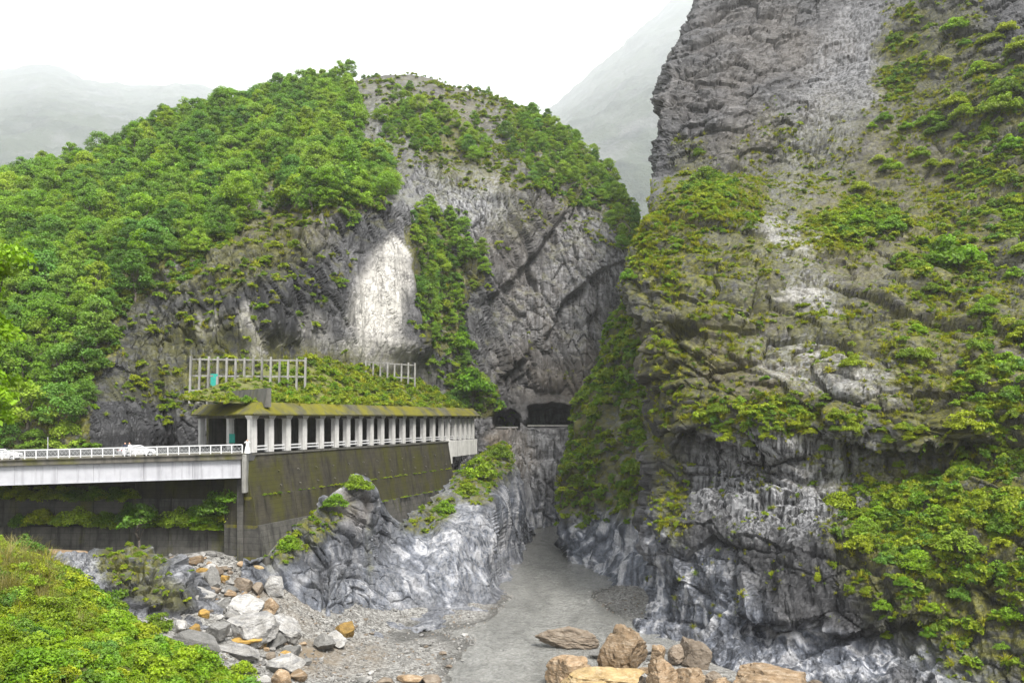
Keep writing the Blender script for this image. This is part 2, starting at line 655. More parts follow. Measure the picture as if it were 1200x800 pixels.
M_STEEL = simple_noise_mat("galvanised_steel", (0.22, 0.225, 0.23), (0.32, 0.325, 0.33), 5, 0.4, 0.1, 0.01)
M_TEAL = simple_noise_mat("teal_paint", (0.010, 0.20, 0.16), (0.02, 0.28, 0.22), 3, 0.5, 0.1, 0.01)
M_GROUND = simple_noise_mat("valley_ground", (0.08, 0.075, 0.06), (0.15, 0.14, 0.12), 0.2, 0.9, 0.5, 0.2)
M_SOIL = simple_noise_mat("grassy_soil", (0.05, 0.06, 0.015), (0.11, 0.11, 0.03), 0.8, 0.9, 0.6, 0.2)


# ------------------------------------------------------------------ terrain patches
def resample_profiles(keys, n):
    """keys: list of (k, [(a, d), ...]); resample every profile to n samples by length"""
    out = []
    for k, pr in keys:
        pr = np.array(pr, float)
        seg = np.hypot(np.diff(pr[:, 0]), np.diff(pr[:, 1]) * 1.0)
        s = np.concatenate([[0], np.cumsum(seg)])
        q = np.linspace(0, s[-1], n)
        out.append((k, np.interp(q, s, pr[:, 0]), np.interp(q, s, pr[:, 1])))
    return out


def patch_columns(cols, nu, nv, sm=3, sm_it=1):
    """grid (nv rows from foot to crest, nu columns) of world points from column profiles"""
    rs = resample_profiles(cols, nv)
    kx = np.array([r[0] for r in rs], float)
    PY = np.stack([r[1] for r in rs], 1)
    DD = np.stack([r[2] for r in rs], 1)
    xs = np.linspace(kx[0], kx[-1], nu)
    py = np.stack([np.interp(xs, kx, PY[i]) for i in range(nv)])
    dd = np.stack([np.interp(xs, kx, DD[i]) for i in range(nv)])
    py = smooth1(py, sm * 2, 1)
    dd = smooth2(dd, sm, sm_it)
    px = np.tile(xs, (nv, 1))
    return px, py, dd


def patch_rows(rows, nu, nv, sm=3, sm_it=1):
    """grid from row profiles: rows = [(py, [(px, d), ...])] from foot to crest"""
    rs = resample_profiles([(r[0], r[1]) for r in rows], nu)
    ky = np.array([r[0] for r in rs], float)
    PX = np.stack([r[1] for r in rs])
    DD = np.stack([r[2] for r in rs])
    ys = np.linspace(ky[0], ky[-1], nv)
    order = np.argsort(ky)
    px = np.stack([np.interp(ys, ky[order], PX[order, j]) for j in range(nu)], 1)
    dd = np.stack([np.interp(ys, ky[order], DD[order, j]) for j in range(nu)], 1)
    px = smooth1(px, sm, 0)
    dd = smooth2(dd, sm, sm_it)
    py = np.tile(ys[:, None], (1, nu))
    return px, py, dd


def to_world(px, py, d):
    return np.stack([(px - 600) / F * d, d, CAM_Z + (HORIZON - py) / F * d], 2)


class Patch:
    def __init__(self, name, G, Gs, mat, label, masks, displace, kind='structure', cat='cliff', flip=False, smooth=True, relax=0, relax_lo=2.2):
        nv, nu = G.shape[:2]
        N = grid_normals(Gs)
        if flip:
            N = -N
        V = G.reshape(-1, 3)
        Nf = N.reshape(-1, 3)
        disp = displace(V)
        V = V + Nf * disp[:, None]
        if relax:
            Gd = V.reshape(nv, nu, 3)
            ed = np.linalg.norm(np.diff(Gd, axis=0, append=Gd[-1:]), axis=2)
            ed = np.maximum(ed, np.roll(ed, 1, 0))
            st = smooth1(smooth1(sstep(relax_lo, relax_lo * 1.9, ed / np.median(ed[:-4])), 1, 0), 1, 1)[..., None]
            st = 0.12 + 0.88 * st
            Gd[:-3] = (Gd * (1 - st) + smooth2(Gd, 1, 3) * st)[:-3]
            V = Gd.reshape(-1, 3)
        self.V = V
        self.G = V.reshape(nv, nu, 3)
        n2 = grid_normals(self.G)
        if flip:
            n2 = -n2
        self.N = smooth2(n2, 1, 1).reshape(-1, 3)
        self.N /= np.linalg.norm(self.N, axis=1, keepdims=True) + 1e-9
        self.px, self.py = to_px(V)
        idx = np.arange(nv * nu).reshape(nv, nu)
        q = np.stack([idx[:-1, :-1], idx[:-1, 1:], idx[1:, 1:], idx[1:, :-1]], 2).reshape(-1, 4)
        if flip:
            q = q[:, ::-1]
        self.quads = q
        e1 = V[q[:, 2]] - V[q[:, 0]]
        e2 = V[q[:, 3]] - V[q[:, 1]]
        ar = np.linalg.norm(np.cross(e1, e2), axis=1) / 2
        self.area = np.zeros(len(V))
        np.add.at(self.area, q.ravel(), np.repeat(ar / 4, 4))
        self.m1, self.m2 = masks(self)
        me = np_mesh(name, V, q, smooth, {'m1': self.m1, 'm2': self.m2}, [mat])
        self.obj = props(link(name, me), label, cat, None, kind)
        self._bvh = None

    @property
    def bvh(self):
        if self._bvh is None:
            self._bvh = BVHTree.FromPolygons([tuple(v) for v in self.V.tolist()], self.quads.tolist())
        return self._bvh

    def at_pixel(self, px, py):
        d = Vector(((px - 600) / F, 1, (HORIZON - py) / F)).normalized()
        h = self.bvh.ray_cast(Vector((0, 0, CAM_Z)), d)
        return h[0], h[1]

    def below(self, x, y, z=400):
        h = self.bvh.ray_cast(Vector((x, y, z)), Vector((0, 0, -1)))
        return h[0], h[1]


def add_back(px, py, d, rows=((12, 6), (40, 45), (90, 140))):
    """rows behind the crest: (metres back, metres down)"""
    W = to_world(px, py, d)
    last = W[-1]
    ex = []
    for b, dn in rows:
        r = last.copy()
        r[:, 1] += b
        r[:, 2] -= dn
        ex.append(r)
    return np.concatenate([W, np.stack(ex)], 0)


def jag(px, py, V, amp, s=0.25, seed=3):
    return amp * fbm(V * s, 3, seed)


# ---- the mountain across the river: wooded hill on its left, bare cliff above the tunnels
A_cols = [
    (-300, [(580, 120), (500, 119), (420, 138), (350, 168), (300, 195)]),
    (-100, [(580, 116), (500, 117), (420, 132), (330, 160), (260, 190), (235, 205)]),
    (0, [(580, 120), (510, 120), (420, 132), (330, 152), (260, 178), (208, 212), (198, 222)]),
    (100, [(580, 122), (510, 122), (420, 132), (330, 150), (250, 178), (190, 212), (168, 232)]),
    (200, [(580, 138), (500, 138), (420, 141), (340, 148), (270, 168), (200, 200), (140, 238), (120, 255)]),
    (300, [(580, 136), (470, 136), (420, 140), (340, 143), (290, 152), (250, 172), (180, 205), (120, 240), (98, 260)]),
    (385, [(580, 152), (470, 152), (430, 154), (340, 155), (250, 161), (235, 172), (180, 195), (120, 235), (78, 265)]),
    (455, [(580, 168), (450, 168), (400, 166), (300, 168), (240, 173), (222, 192), (150, 228), (110, 252), (79, 270)]),
    (488, [(580, 178), (450, 176), (400, 173), (300, 176), (240, 184), (222, 200), (150, 230), (110, 252), (80, 272)]),
    (505, [(580, 188), (450, 188), (400, 190), (300, 197), (240, 204), (150, 235), (84, 272)]),
    (560, [(680, 192), (560, 190), (470, 192), (400, 198), (300, 204), (220, 212), (150, 240), (98, 275)]),
    (600, [(680, 200), (490, 203), (400, 205), (300, 209), (220, 216), (150, 245), (110, 275)]),
    (650, [(680, 206), (490, 208), (400, 210), (300, 216), (200, 228), (133, 270)]),
    (700, [(680, 206), (490, 208), (400, 211), (300, 217), (220, 230), (168, 262)]),
    (735, [(680, 206), (490, 208), (400, 212), (300, 219), (250, 232), (212, 252)]),
    (752, [(680, 208), (490, 212), (400, 215), (320, 222), (270, 234), (250, 246)]),
    (775, [(680, 220), (490, 226), (400, 230), (340, 238), (325, 250)]),
    (830, [(680, 260), (490, 268), (440, 275), (420, 285)]),
]
pxg, pyg, dg = patch_columns(A_cols, 760, 400, 3, 1)
xs_a = pxg[0]
drop = np.interp(xs_a, [-300, 0, 250, 400, 450, 620, 740, 830], [24, 24, 22, 18, 6, 10, 12, 0])
pyg = pyg + drop[None, :] * sstep(0.55, 1.0, np.linspace(0, 1, pyg.shape[0])[:, None])
# overhanging arch: everything below this curve is set back
ax_ = np.array([560, 582, 601, 620, 650, 656, 676, 691, 712, 740, 790])
ay_ = np.array([470, 447, 429, 412, 380, 357, 339, 324, 312, 303, 296])
arch = np.interp(pxg, ax_, ay_)
wgt = sstep(570, 590, pxg) * (1 - sstep(735, 752, pxg))
rec = sstep(-2, 4, pyg - arch) * (1 - sstep(60, 190, pyg - arch)) * wgt
dg = dg + rec * 3.2
# upper arch line on the buttress right of the gully
ar2 = np.interp(pxg, [560, 590, 625, 660, 690], [352, 335, 300, 250, 215])
w2 = sstep(558, 575, pxg) * (1 - sstep(650, 690, pxg))
dg = dg + sstep(-2, 5, pyg - ar2) * (1 - sstep(20, 70, pyg - ar2)) * w2 * 3.5
# two road tunnel mouths
def mouth(x0, x1, y0, y1, arched):
    u = (pxg - (x0 + x1) / 2) / ((x1 - x0) / 2)
    top = y0 + arched * np.clip(u, -1, 1) ** 2 * (y1 - y0)
    wob = 5.0 * fbm(np.stack([pxg * 0.12, pyg * 0.12, pxg * 0], 2).reshape(-1, 3), 4, 5).reshape(pxg.shape)
    return ((np.abs(u) < 1 + wob * 0.03) & (pyg > top + wob) & (pyg < y1)).astype(float)
caves = np.maximum(mouth(580, 607, 485, 502, 0.1), mouth(619, 674, 474, 500, 0.22))
dg = dg + caves * 30
A_G = add_back(pxg, pyg, dg)


def A_disp(V):
    px, py = to_px(V)
    clf = sstep(150, 240, px) * sstep(70, 120, V[:, 2] * 0 + py)
    R = V.copy()
    Q = np.stack([R[:, 0] + 0.30 * R[:, 2], R[:, 1], R[:, 2] * 0.36 - 0.15 * R[:, 0]], 1)
    wq = Q + 0.9 * np.stack([fbm(V * 0.10, 3, 40 + i) for i in range(3)], 1)
    b = 1.3 * blocks(wq / 11.0, 1) + 0.95 * blocks(wq / 4.2, 2) + 0.5 * blocks(wq / 1.8, 3)
    s = fbm(V * np.array([0.14, 0.14, 0.02]), 4, 9, 0.5, True) * 1.6
    f = fbm(V * 0.05, 4, 12) * 2.0
    amp = 0.45 + 0.55 * clf
    cave = blob(px, py, [(593, 492, 24, 18, 0, 1), (646, 482, 44, 30, 0, 1)])
    calm = blob(px, py, [(300, 440, 130, 50, 0, 0.8), (460, 440, 60, 30, 0, 0.8)])
    white = blob(px, py, [(452, 350, 60, 100, 10, 1)])
    return ((b * (1 - 0.85 * white) + s) * amp + f) * (1 - cave) * (1 - calm) - 1.0 * calm


FOREST = [(-320, 300), (-60, 215), (0, 180), (60, 158), (150, 128), (230, 100), (300, 85), (400, 60), (425, 75), (412, 100), (418, 150), (425, 180),
          (452, 200), (458, 225), (440, 240), (392, 252), (352, 250), (335, 222), (300, 225), (292, 262), (240, 300), (185, 312), (172, 340), (150, 380), (120, 430), (105, 490), (95, 545), (-320, 560)]
RIDGE = [(605, 96), (620, 98), (680, 140), (728, 175), (752, 225), (765, 290), (752, 300), (738, 285), (722, 255), (690, 245), (665, 238), (640, 205), (615, 180), (605, 140)]
UPPER = [(452, 122), (495, 118), (530, 132), (556, 150), (562, 182), (530, 178), (500, 172), (460, 150)]
GULLY = [(478, 262), (530, 258), (566, 296), (562, 335), (535, 362), (545, 385), (543, 410), (520, 420), (498, 400), (500, 372), (482, 335)]
GULLY2 = [(522, 425), (548, 428), (580, 455), (582, 480), (540, 488), (520, 465)]


def A_masks(p):
    px, py, V = p.px, p.py, p.V
    n = fbm(V * 0.11, 5, 21)
    wx, wy = px + 14 * fbm(V * 0.14, 4, 31), py + 14 * fbm(V * 0.14, 4, 32)
    white = blob(wx, wy, [(448, 350, 34, 62, 10, 1.0), (462, 300, 20, 26, 30, 0.9), (440, 410, 48, 26, 0, 0.7), (372, 400, 22, 40, 0, 0.25), (295, 392, 14, 40, 0, 0.5), (245, 375, 20, 16, -30, 0.35)])
    dark = blob(wx, wy, [(325, 345, 95, 85, 0, 0.95), (428, 262, 40, 34, 20, 1.0), (250, 400, 90, 80, 0, 0.9), (150, 455, 70, 60, 0, 0.95), (160, 380, 60, 60, 0, 0.95), (150, 500, 80, 40, 0, 0.8),
                         (620, 260, 40, 60, 20, 0.35), (560, 380, 26, 70, 0, 0.6), (600, 455, 26, 36, 0, 0.55), (640, 440, 60, 40, -30, 0.35), (480, 210, 60, 20, 0, 0.4)])
    light = blob(wx, wy, [(520, 225, 70, 40, 10, 0.8), (560, 235, 40, 40, 10, 0.9), (690, 300, 60, 60, 0, 0.6), (660, 360, 70, 60, 0, 0.45), (605, 580, 40, 60, 0, 0.7), (450, 150, 50, 60, 40, 0.4), (640, 540, 40, 60, 0, 0.6)])
    brown = blob(wx, wy, [(650, 420, 80, 90, 0, 0.55), (600, 530, 30, 40, 0, 0.8), (640, 300, 90, 80, 0, 0.35), (560, 190, 60, 30, 30, 0.5), (330, 270, 60, 25, 0, 0.7), (500, 115, 90, 30, 20, 0.35)])
    veg = np.zeros(px.shape)
    for poly, s in ((FOREST, 1.0), (RIDGE, 0.9), (UPPER, 0.9), (GULLY, 0.9), (GULLY2, 0.9)):
        veg = np.maximum(veg, s * in_poly(wx, wy, poly))
    moss = np.maximum(veg, 0.75 * blob(wx, wy, [(270, 300, 120, 40, -15, 0.9), (240, 420, 90, 60, 0, 0.7), (320, 250, 60, 30, 0, 0.9), (540, 190, 70, 30, 25, 0.8), (330, 440, 170, 40, 0, 1.0), (600, 250, 30, 30, 0, 0.4)]))
    moss = np.maximum(moss, 0.35 * sstep(0.35, 0.7, p.N[:, 2]) * (py < 470))
    marble = sstep(560, 610, py + 10 * n) * (px > 540)
    m1 = np.stack([np.clip(white + 0, 0, 1), np.clip(moss, 0, 1), np.clip(dark, 0, 1)], 1)
    m2 = np.stack([np.clip(marble, 0, 1), np.clip(brown, 0, 1), np.clip(light, 0, 1)], 1)
    p.veg = veg
    return m1, m2


A = Patch("mountain", A_G, smooth2(A_G, 8, 2), M_ROCK_A, "broad wooded mountain with a bare grey cliff above the tunnel mouths", A_masks, A_disp, cat='mountain', smooth=False, relax=1, relax_lo=1.5)


# ---- the near cliff on the right bank
def wrap_left(row, back=55, inset=26):
    y, pts = row
    x, d = pts[0]
    p0 = P(x, y, d)
    out = []
    for f in (1.0, 0.45, 0.12):
        q = p0 + np.array([inset * f * f, back * f, 0])
        pxq = 600 + F * q[0] / q[1]
        out.append((y, pxq, q[1]))
    return out


B_rows = [
    (880, [(740, 92), (800, 90), (850, 84), (950, 80), (1100, 75), (1200, 72), (1320, 70)]),
    (800, [(748, 98), (800, 93), (845, 87), (950, 83), (1100, 78), (1200, 75), (1320, 72)]),
    (740, [(747, 104), (790, 100), (850, 93), (950, 87), (1100, 81), (1200, 77), (1320, 74)]),
    (660, [(757, 108), (790, 104), (860, 97), (950, 91), (1100, 84), (1200, 80), (1320, 76)]),
    (600, [(764, 111), (800, 106), (880, 99), (1000, 94), (1100, 88), (1200, 83), (1320, 79)]),
    (545, [(769, 113), (800, 108), (900, 102), (1000, 97), (1100, 92), (1200, 87), (1320, 82)]),
    (505, [(767, 114), (800, 107), (900, 100), (1000, 96), (1100, 92), (1200, 89), (1320, 84)]),
    (460, [(762, 116), (800, 109), (900, 103), (1000, 99), (1100, 96), (1200, 92), (1320, 87)]),
    (400, [(754, 119), (800, 113), (900, 109), (1000, 106), (1100, 103), (1200, 99), (1320, 93)]),
    (340, [(727, 124), (760, 121), (850, 118), (1000, 115), (1100, 113), (1200, 109), (1320, 102)]),
    (300, [(737, 129), (780, 126), (850, 126), (950, 125), (1100, 123), (1200, 118), (1320, 110)]),
    (262, [(757, 132), (790, 130), (860, 134), (950, 137), (1100, 133), (1200, 126), (1320, 118)]),
    (232, [(766, 150), (796, 138), (845, 139), (900, 152), (1000, 150), (1100, 143), (1200, 134), (1320, 124)]),
    (205, [(766, 178), (800, 172), (845, 166), (900, 168), (1000, 160), (1100, 149), (1200, 138), (1320, 128)]),
    (120, [(774, 184), (850, 178), (950, 176), (1050, 168), (1100, 160), (1200, 148), (1320, 135)]),
    (60, [(793, 194), (850, 188), (950, 186), (1050, 177), (1100, 168), (1200, 156), (1320, 142)]),
    (0, [(820, 205), (900, 199), (1000, 194), (1060, 184), (1100, 176), (1200, 164), (1320, 150)]),
    (-140, [(880, 228), (950, 222), (1000, 216), (1100, 198), (1200, 184), (1320, 166)]),
    (-230, [(950, 250), (1000, 246), (1100, 232), (1200, 214), (1320, 190)]),
]
B_full = []
for r in B_rows:
    w = wrap_left(r)
    B_full.append((r[0], [(q[1], q[2]) for q in w] + list(r[1])))
# keep the same relative spacing on every row: parametrise wrap and face separately
NW, NU, NVB = 60, 400, 740
rw = [(r[0], B_full[i][1][:3] + [B_rows[i][1][0]]) for i, r in enumerate(B_rows)]
pxw, pyw, dw = patch_rows(rw, NW, NVB, 2, 1)
pxf, pyf, df = patch_rows([(r[0], r[1]) for r in B_rows], NU, NVB, 2, 1)
pxb = np.concatenate([pxw[:, :-1], pxf], 1)
pyb = np.concatenate([pyw[:, :-1], pyf], 1)
db = np.concatenate([dw[:, :-1], df], 1)
db = smooth2(db, 2, 1)
wobx = 38 * fbm(np.stack([pxb * 0.018, pyb * 0.018, pxb * 0], 2).reshape(-1, 3), 4, 77).reshape(pxb.shape)
# mossy brow that overhangs the streaked wall
brow = np.interp(pxb, [760, 800, 870, 960, 1080, 1200, 1320], [560, 500, 520, 505, 520, 545, 560]) + wobx
wb = sstep(775, 810, pxb) * (1 - sstep(1090, 1180, pxb))
db = db + sstep(-3, 5, pyb - brow) * (1 - sstep(40, 130, pyb - brow)) * wb * 2.7
# undercut above the pale marble foot
und = np.interp(pxb, [760, 860, 930, 1060, 1200], [700, 735, 742, 720, 700]) + wobx
db = db + sstep(-3, 4, pyb - und) * (1 - sstep(30, 120, pyb - und)) * sstep(860, 890, pxb) * (1 - sstep(1060, 1140, pxb)) * 2.2
B_G = add_back(pxb, pyb, db, ((25, 10), (70, 60), (160, 200)))


def B_disp(V):
    px, py = to_px(V)
    R = V
    Q = np.stack([R[:, 0] + 0.2 * R[:, 1], R[:, 1], R[:, 2] + 0.26 * R[:, 0]], 1)
    wq = Q + 0.8 * np.stack([fbm(V * 0.12, 3, 140 + i) for i in range(3)], 1)
    low = sstep(540, 620, py)
    up = 1 - sstep(190, 260, py)
    sl = blob(px, py, [(980, 140, 130, 220, 25, 1.0)])
    pf = blob(px, py, [(980, 775, 110, 45, 0, 1.0), (850, 780, 60, 50, 0, 0.7)])
    b = 1.7 * blocks(wq / np.array([11.0, 10.0, 6.0]), 51) + 0.75 * blocks(wq / np.array([4.6, 4.4, 2.6]), 52) + 0.24 * blocks(wq / np.array([1.9, 1.9, 1.2]), 53)
    uq = np.stack([wq[:, 0] + 0.5 * wq[:, 2], wq[:, 1], wq[:, 2] - 0.6 * wq[:, 0]], 1)
    bu = 1.5 * blocks(uq / np.array([12.0, 10.0, 7.0]), 54) + 0.7 * blocks(uq / np.array([5.0, 4.0, 2.4]), 55) + 0.3 * blocks(uq / np.array([2.0, 1.8, 1.1]), 56)
    b = b * (1 - up) + bu * up
    s = fbm(V * np.array([0.40, 0.40, 0.045]), 4, 59, 0.55, True) * 1.3 * low
    f = fbm(V * 0.06, 4, 62) * 2.8
    amp = 0.85 + 0.25 * up * (px < 960) - 0.5 * sl - 0.3 * pf - 0.35 * low
    return b * amp + s + f


B_VEG = [(822, 238, 62, 34, -12, 1.0), (775, 285, 46, 40, -40, 1.0), (850, 235, 60, 30, -10, 0.9), (790, 320, 60, 45, -30, 0.8), (880, 300, 60, 30, 0, 0.5), (830, 400, 70, 60, 0, 0.5), (900, 485, 110, 30, 0, 1.0), (1030, 540, 80, 50, 10, 0.6),
         (1000, 270, 110, 40, -10, 0.7), (1090, 110, 60, 130, 20, 0.55), (1060, 60, 30, 80, 20, 0.9), (1170, 170, 60, 110, 0, 0.75), (1130, 250, 90, 60, 0, 0.6), (1100, 300, 60, 40, 0, 0.8), (1010, 255, 40, 30, 0, 0.9),
         (1120, 370, 120, 60, 0, 0.55), (1130, 480, 120, 80, 0, 0.8), (1120, 620, 130, 110, 0, 1.0), (1170, 730, 80, 70, 0, 0.8), (1000, 400, 80, 40, 10, 0.45),
         (785, 470, 30, 100, 0, 0.7), (790, 580, 20, 60, 0, 0.7), (900, 180, 30, 60, 20, 0.35), (960, 210, 60, 60, 30, 0.35), (1050, 680, 60, 40, 0, 0.6), (810, 190, 30, 25, 0, 0.5)]


def B_masks(p):
    px, py, V = p.px, p.py, p.V
    wx, wy = px + 22 * fbm(V * 0.2, 4, 231), py + 22 * fbm(V * 0.2, 4, 232)
    n = fbm(V * 0.3, 4, 221)
    veg = blob(wx, wy, B_VEG)
    up = sstep(-0.15, 0.45, p.N[:, 2])
    p.vegmask = veg
    moss = np.clip(veg * (0.35 + 0.75 * up) + 0.30 * up * sstep(190, 260, py) * (1 - sstep(480, 560, py)), 0, 1)
    moss = np.maximum(moss, 0.55 * blob(wx, wy, [(1040, 270, 220, 150, 0, 1), (880, 390, 170, 90, 0, 1.0), (1120, 600, 130, 180, 0, 1.0), (1100, 430, 120, 80, 0, 0.9)]))
    dark = blob(wx, wy, [(900, 640, 170, 100, 0, 0.9), (1000, 590, 120, 60, 0, 0.8), (1060, 400, 60, 40, 0, 0.4),  (790, 420, 35, 50, 0, 0.9), (930, 560, 110, 45, 0, 0.45), (1100, 720, 90, 60, 0, 0.8), (1150, 60, 70, 70, 0, 0.85), (830, 470, 30, 16, 0, 0.9), (1000, 690, 90, 40, 0, 0.9),
                         (780, 560, 22, 90, 0, 0.6), (1140, 470, 110, 50, 0, 0.5), (960, 340, 80, 30, 0, 0.3)])  # blobs along the left edge paint that flank's shade into the rock colour
    light = blob(wx, wy, [(960, 430, 110, 30, 15, 0.9), (930, 280, 40, 36, 40, 1.0), (950, 345, 40, 26, 20, 0.9), (920, 560, 130, 75, 0, 1.0), (1040, 575, 60, 50, 0, 0.9), (975, 120, 50, 150, 25, 0.6), (930, 210, 30, 40, 30, 0.5), (1030, 430, 50, 20, 10, 0.5), (1080, 560, 40, 30, 0, 0.6)])
    brown = blob(wx, wy, [(900, 100, 150, 110, 0, 0.25), (860, 420, 130, 60, 0, 0.7), (960, 320, 90, 40, 0, 0.5), (1100, 420, 140, 80, 0, 0.45), (1060, 230, 120, 80, 0, 0.45), (1060, 660, 60, 30, 0, 0.6)])
    marble = blob(wx, wy, [(800, 720, 90, 80, 0, 0.95), (860, 770, 60, 60, 0, 0.95), (980, 775, 100, 42, 0, 1.0), (1110, 775, 60, 35, 0, 0.8), (775, 650, 30, 50, 0, 0.5)])
    wx2, wy2 = px + 30 * fbm(V * np.array([0.25, 0.25, 0.6]), 4, 241), py + 16 * fbm(V * np.array([0.2, 0.2, 0.9]), 4, 242)
    slab_ = blob(wx2, wy2, [(905, 262, 22, 14, 20, 0.7), (928, 288, 34, 9, 18, 1.0), (940, 345, 36, 8, 10, 1.0), (965, 362, 40, 7, 12, 0.9), (985, 425, 70, 9, 18, 0.8), (940, 440, 60, 8, 14, 0.7), (1015, 452, 50, 7, 14, 0.6), (905, 545, 60, 16, 5, 0.6), (960, 560, 30, 26, 0, 0.5), (935, 745, 22, 18, 0, 0.6)])
    m1 = np.stack([0.38 * slab_ * sstep(0.0, 0.4, p.N[:, 2] + 0.1), moss * (1 - 0.7 * slab_), np.clip(dark * (1 - 0.5 * (marble > 0.6)), 0, 1)], 1)
    m2 = np.stack([np.clip(marble * (0.75 + 0.5 * n), 0, 1), np.clip(brown, 0, 1), np.clip(light, 0, 1)], 1)
    return m1, m2


B = Patch("cliff", B_G, smooth2(B_G, 8, 2), M_ROCK_B, "tall near cliff of dark layered rock with mossy ledges above the boulders", B_masks, B_disp, cat='cliff', smooth=False, relax=1)

# ---- wooded spur behind the near cliff
C_rows = [
    (730, [(672, 140), (700, 138), (750, 122), (800, 116), (860, 112)]),
    (662, [(670, 153), (692, 150), (745, 134), (800, 126), (860, 120)]),
    (640, [(657, 161), (700, 151), (750, 139), (800, 131), (860, 124)]),
    (600, [(656, 164), (700, 155), (750, 143), (800, 135), (860, 128)]),
    (560, [(661, 167), (700, 158), (750, 148), (800, 141), (860, 134)]),
    (480, [(679, 172), (720, 163), (760, 155), (800, 150), (860, 144)]),
    (400, [(714, 177), (740, 171), (770, 165), (810, 160), (860, 154)]),
    (362, [(737, 181), (760, 175), (800, 170), (830, 167), (860, 164)]),
    (335, [(752, 190), (780, 186), (810, 182), (840, 179), (870, 176)]),
]
rw = [(r[0], [(q[1], q[2]) for q in wrap_left(r, 40, 22)] + [r[1][0]]) for r in C_rows]
pxw, pyw, dw = patch_rows(rw, 34, 210, 2, 1)
pxf, pyf, df = patch_rows(C_rows, 110, 210, 2, 1)
pxc = np.concatenate([pxw[:, :-1], pxf], 1)
pyc = np.concatenate([pyw[:, :-1], pyf], 1)
dc = smooth2(np.concatenate([dw[:, :-1], df], 1), 2, 1)
C_G = add_back(pxc, pyc, dc, ((15, 4), (50, 20)))


def C_disp(V):
    px, py = to_px(V)
    wq = V + 1.5 * np.stack([fbm(V * 0.15, 3, 340 + i) for i in range(3)], 1)
    low = sstep(590, 640, py)
    b = 1.5 * blocks(wq / np.array([7, 7, 11.0]), 71) + 0.8 * blocks(wq / np.array([3, 3, 4.5]), 72)
    sw = fbm(V * np.array([0.22, 0.22, 0.10]), 5, 74, 0.5, True) * 2.4
    return b * (1 - 0.65 * low) + sw * (0.4 + 0.6 * low) + fbm(V * 0.08, 4, 75) * 1.5


def C_masks(p):
    px, py, V = p.px, p.py, p.V
    n = fbm(V * 0.2, 4, 76)
    m = sstep(585, 625, py + 22 * n)
    moss = (1 - m) * 0.9
    light = 0.1 * (1 - m)
    dark = blob(px, py, [(690, 590, 30, 40, 0, 0.7), (720, 650, 40, 20, 0, 0.3)])
    return np.stack([px * 0, moss, dark], 1), np.stack([m, px * 0, light], 1)


C = Patch("rock_spur", C_G, smooth2(C_G, 6, 2), M_ROCK_G, "steep overgrown spur with a swirled marble foot at the river bend", C_masks, C_disp, cat='cliff')

# ---- marble outcrop between the retaining wall and the river
G_cols = [
    (285, [(730, 90), (690, 95), (660, 98), (652, 100)]),
    (310, [(745, 91), (700, 96), (662, 100), (646, 103)]),
    (335, [(755, 92), (720, 97), (665, 102), (628, 106)]),
    (360, [(765, 92), (735, 97), (690, 102), (640, 107), (607, 110)]),
    (390, [(770, 92), (745, 96.5), (700, 101), (640, 106), (578, 112)]),
    (424, [(750, 97), (718, 107), (680, 109), (620, 112), (558, 116)]),
    (438, [(745, 99), (716, 108), (680, 110), (635, 114), (574, 118)]),
    (452, [(743, 100), (714, 109), (680, 112), (640, 117), (600, 122)]),
    (470, [(742, 101), (711, 110.5), (680, 114), (640, 120), (612, 126)]),
    (500, [(735, 104), (706, 113), (670, 117), (630, 126), (598, 136)]),
    (530, [(732, 106), (703, 115), (660, 119), (620, 128), (570, 148)]),
    (555, [(728, 108), (701, 116.5), (660, 121), (610, 130), (562, 155), (540, 167)]),
    (575, [(724, 110), (695, 120), (650, 126), (600, 137), (552, 160), (525, 178)]),
    (590, [(700, 124), (672, 138), (640, 146), (600, 152), (552, 168), (520, 186)]),
    (603, [(690, 132), (660, 150), (620, 157), (580, 165), (548, 178)]),
    (614, [(680, 140), (645, 164), (615, 172), (598, 180)]),
    (626, [(675, 160), (645, 178), (630, 186), (625, 190)]),
]
pxo, pyo, do = patch_columns(G_cols, 400, 260, 2, 1)
G_G = add_back(pxo, pyo, do, ((3, 0.5), (8, 6), (14, 16)))


def G_disp(V):
    px, py = to_px(V)
    Q = np.stack([V[:, 0], V[:, 1], V[:, 2] * 0.8 + 0.5 * V[:, 0]], 1)
    wq = Q + 0.5 * np.stack([fbm(V * 0.2, 3, 440 + i) for i in range(3)], 1)
    ang = 1 - 0.75 * sstep(440, 490, px)
    b = 0.8 * blocks(wq / np.array([10.0, 9.0, 4.5]), 81) + 0.7 * blocks(wq / np.array([4.5, 4.0, 1.8]), 82) + 0.2 * blocks(wq / np.array([1.8, 1.8, 0.8]), 83)
    sw = fbm(V * np.array([0.22, 0.18, 0.10]), 4, 84, 0.42, True) * 1.7
    return b * ang + sw * (0.15 + 0.85 * (1 - ang)) + fbm(V * 0.1, 3, 85) * 0.6 - 1.0 * (1 - sstep(4, 9, V[:, 2])) + 0.4 * sstep(8, 12, V[:, 2])


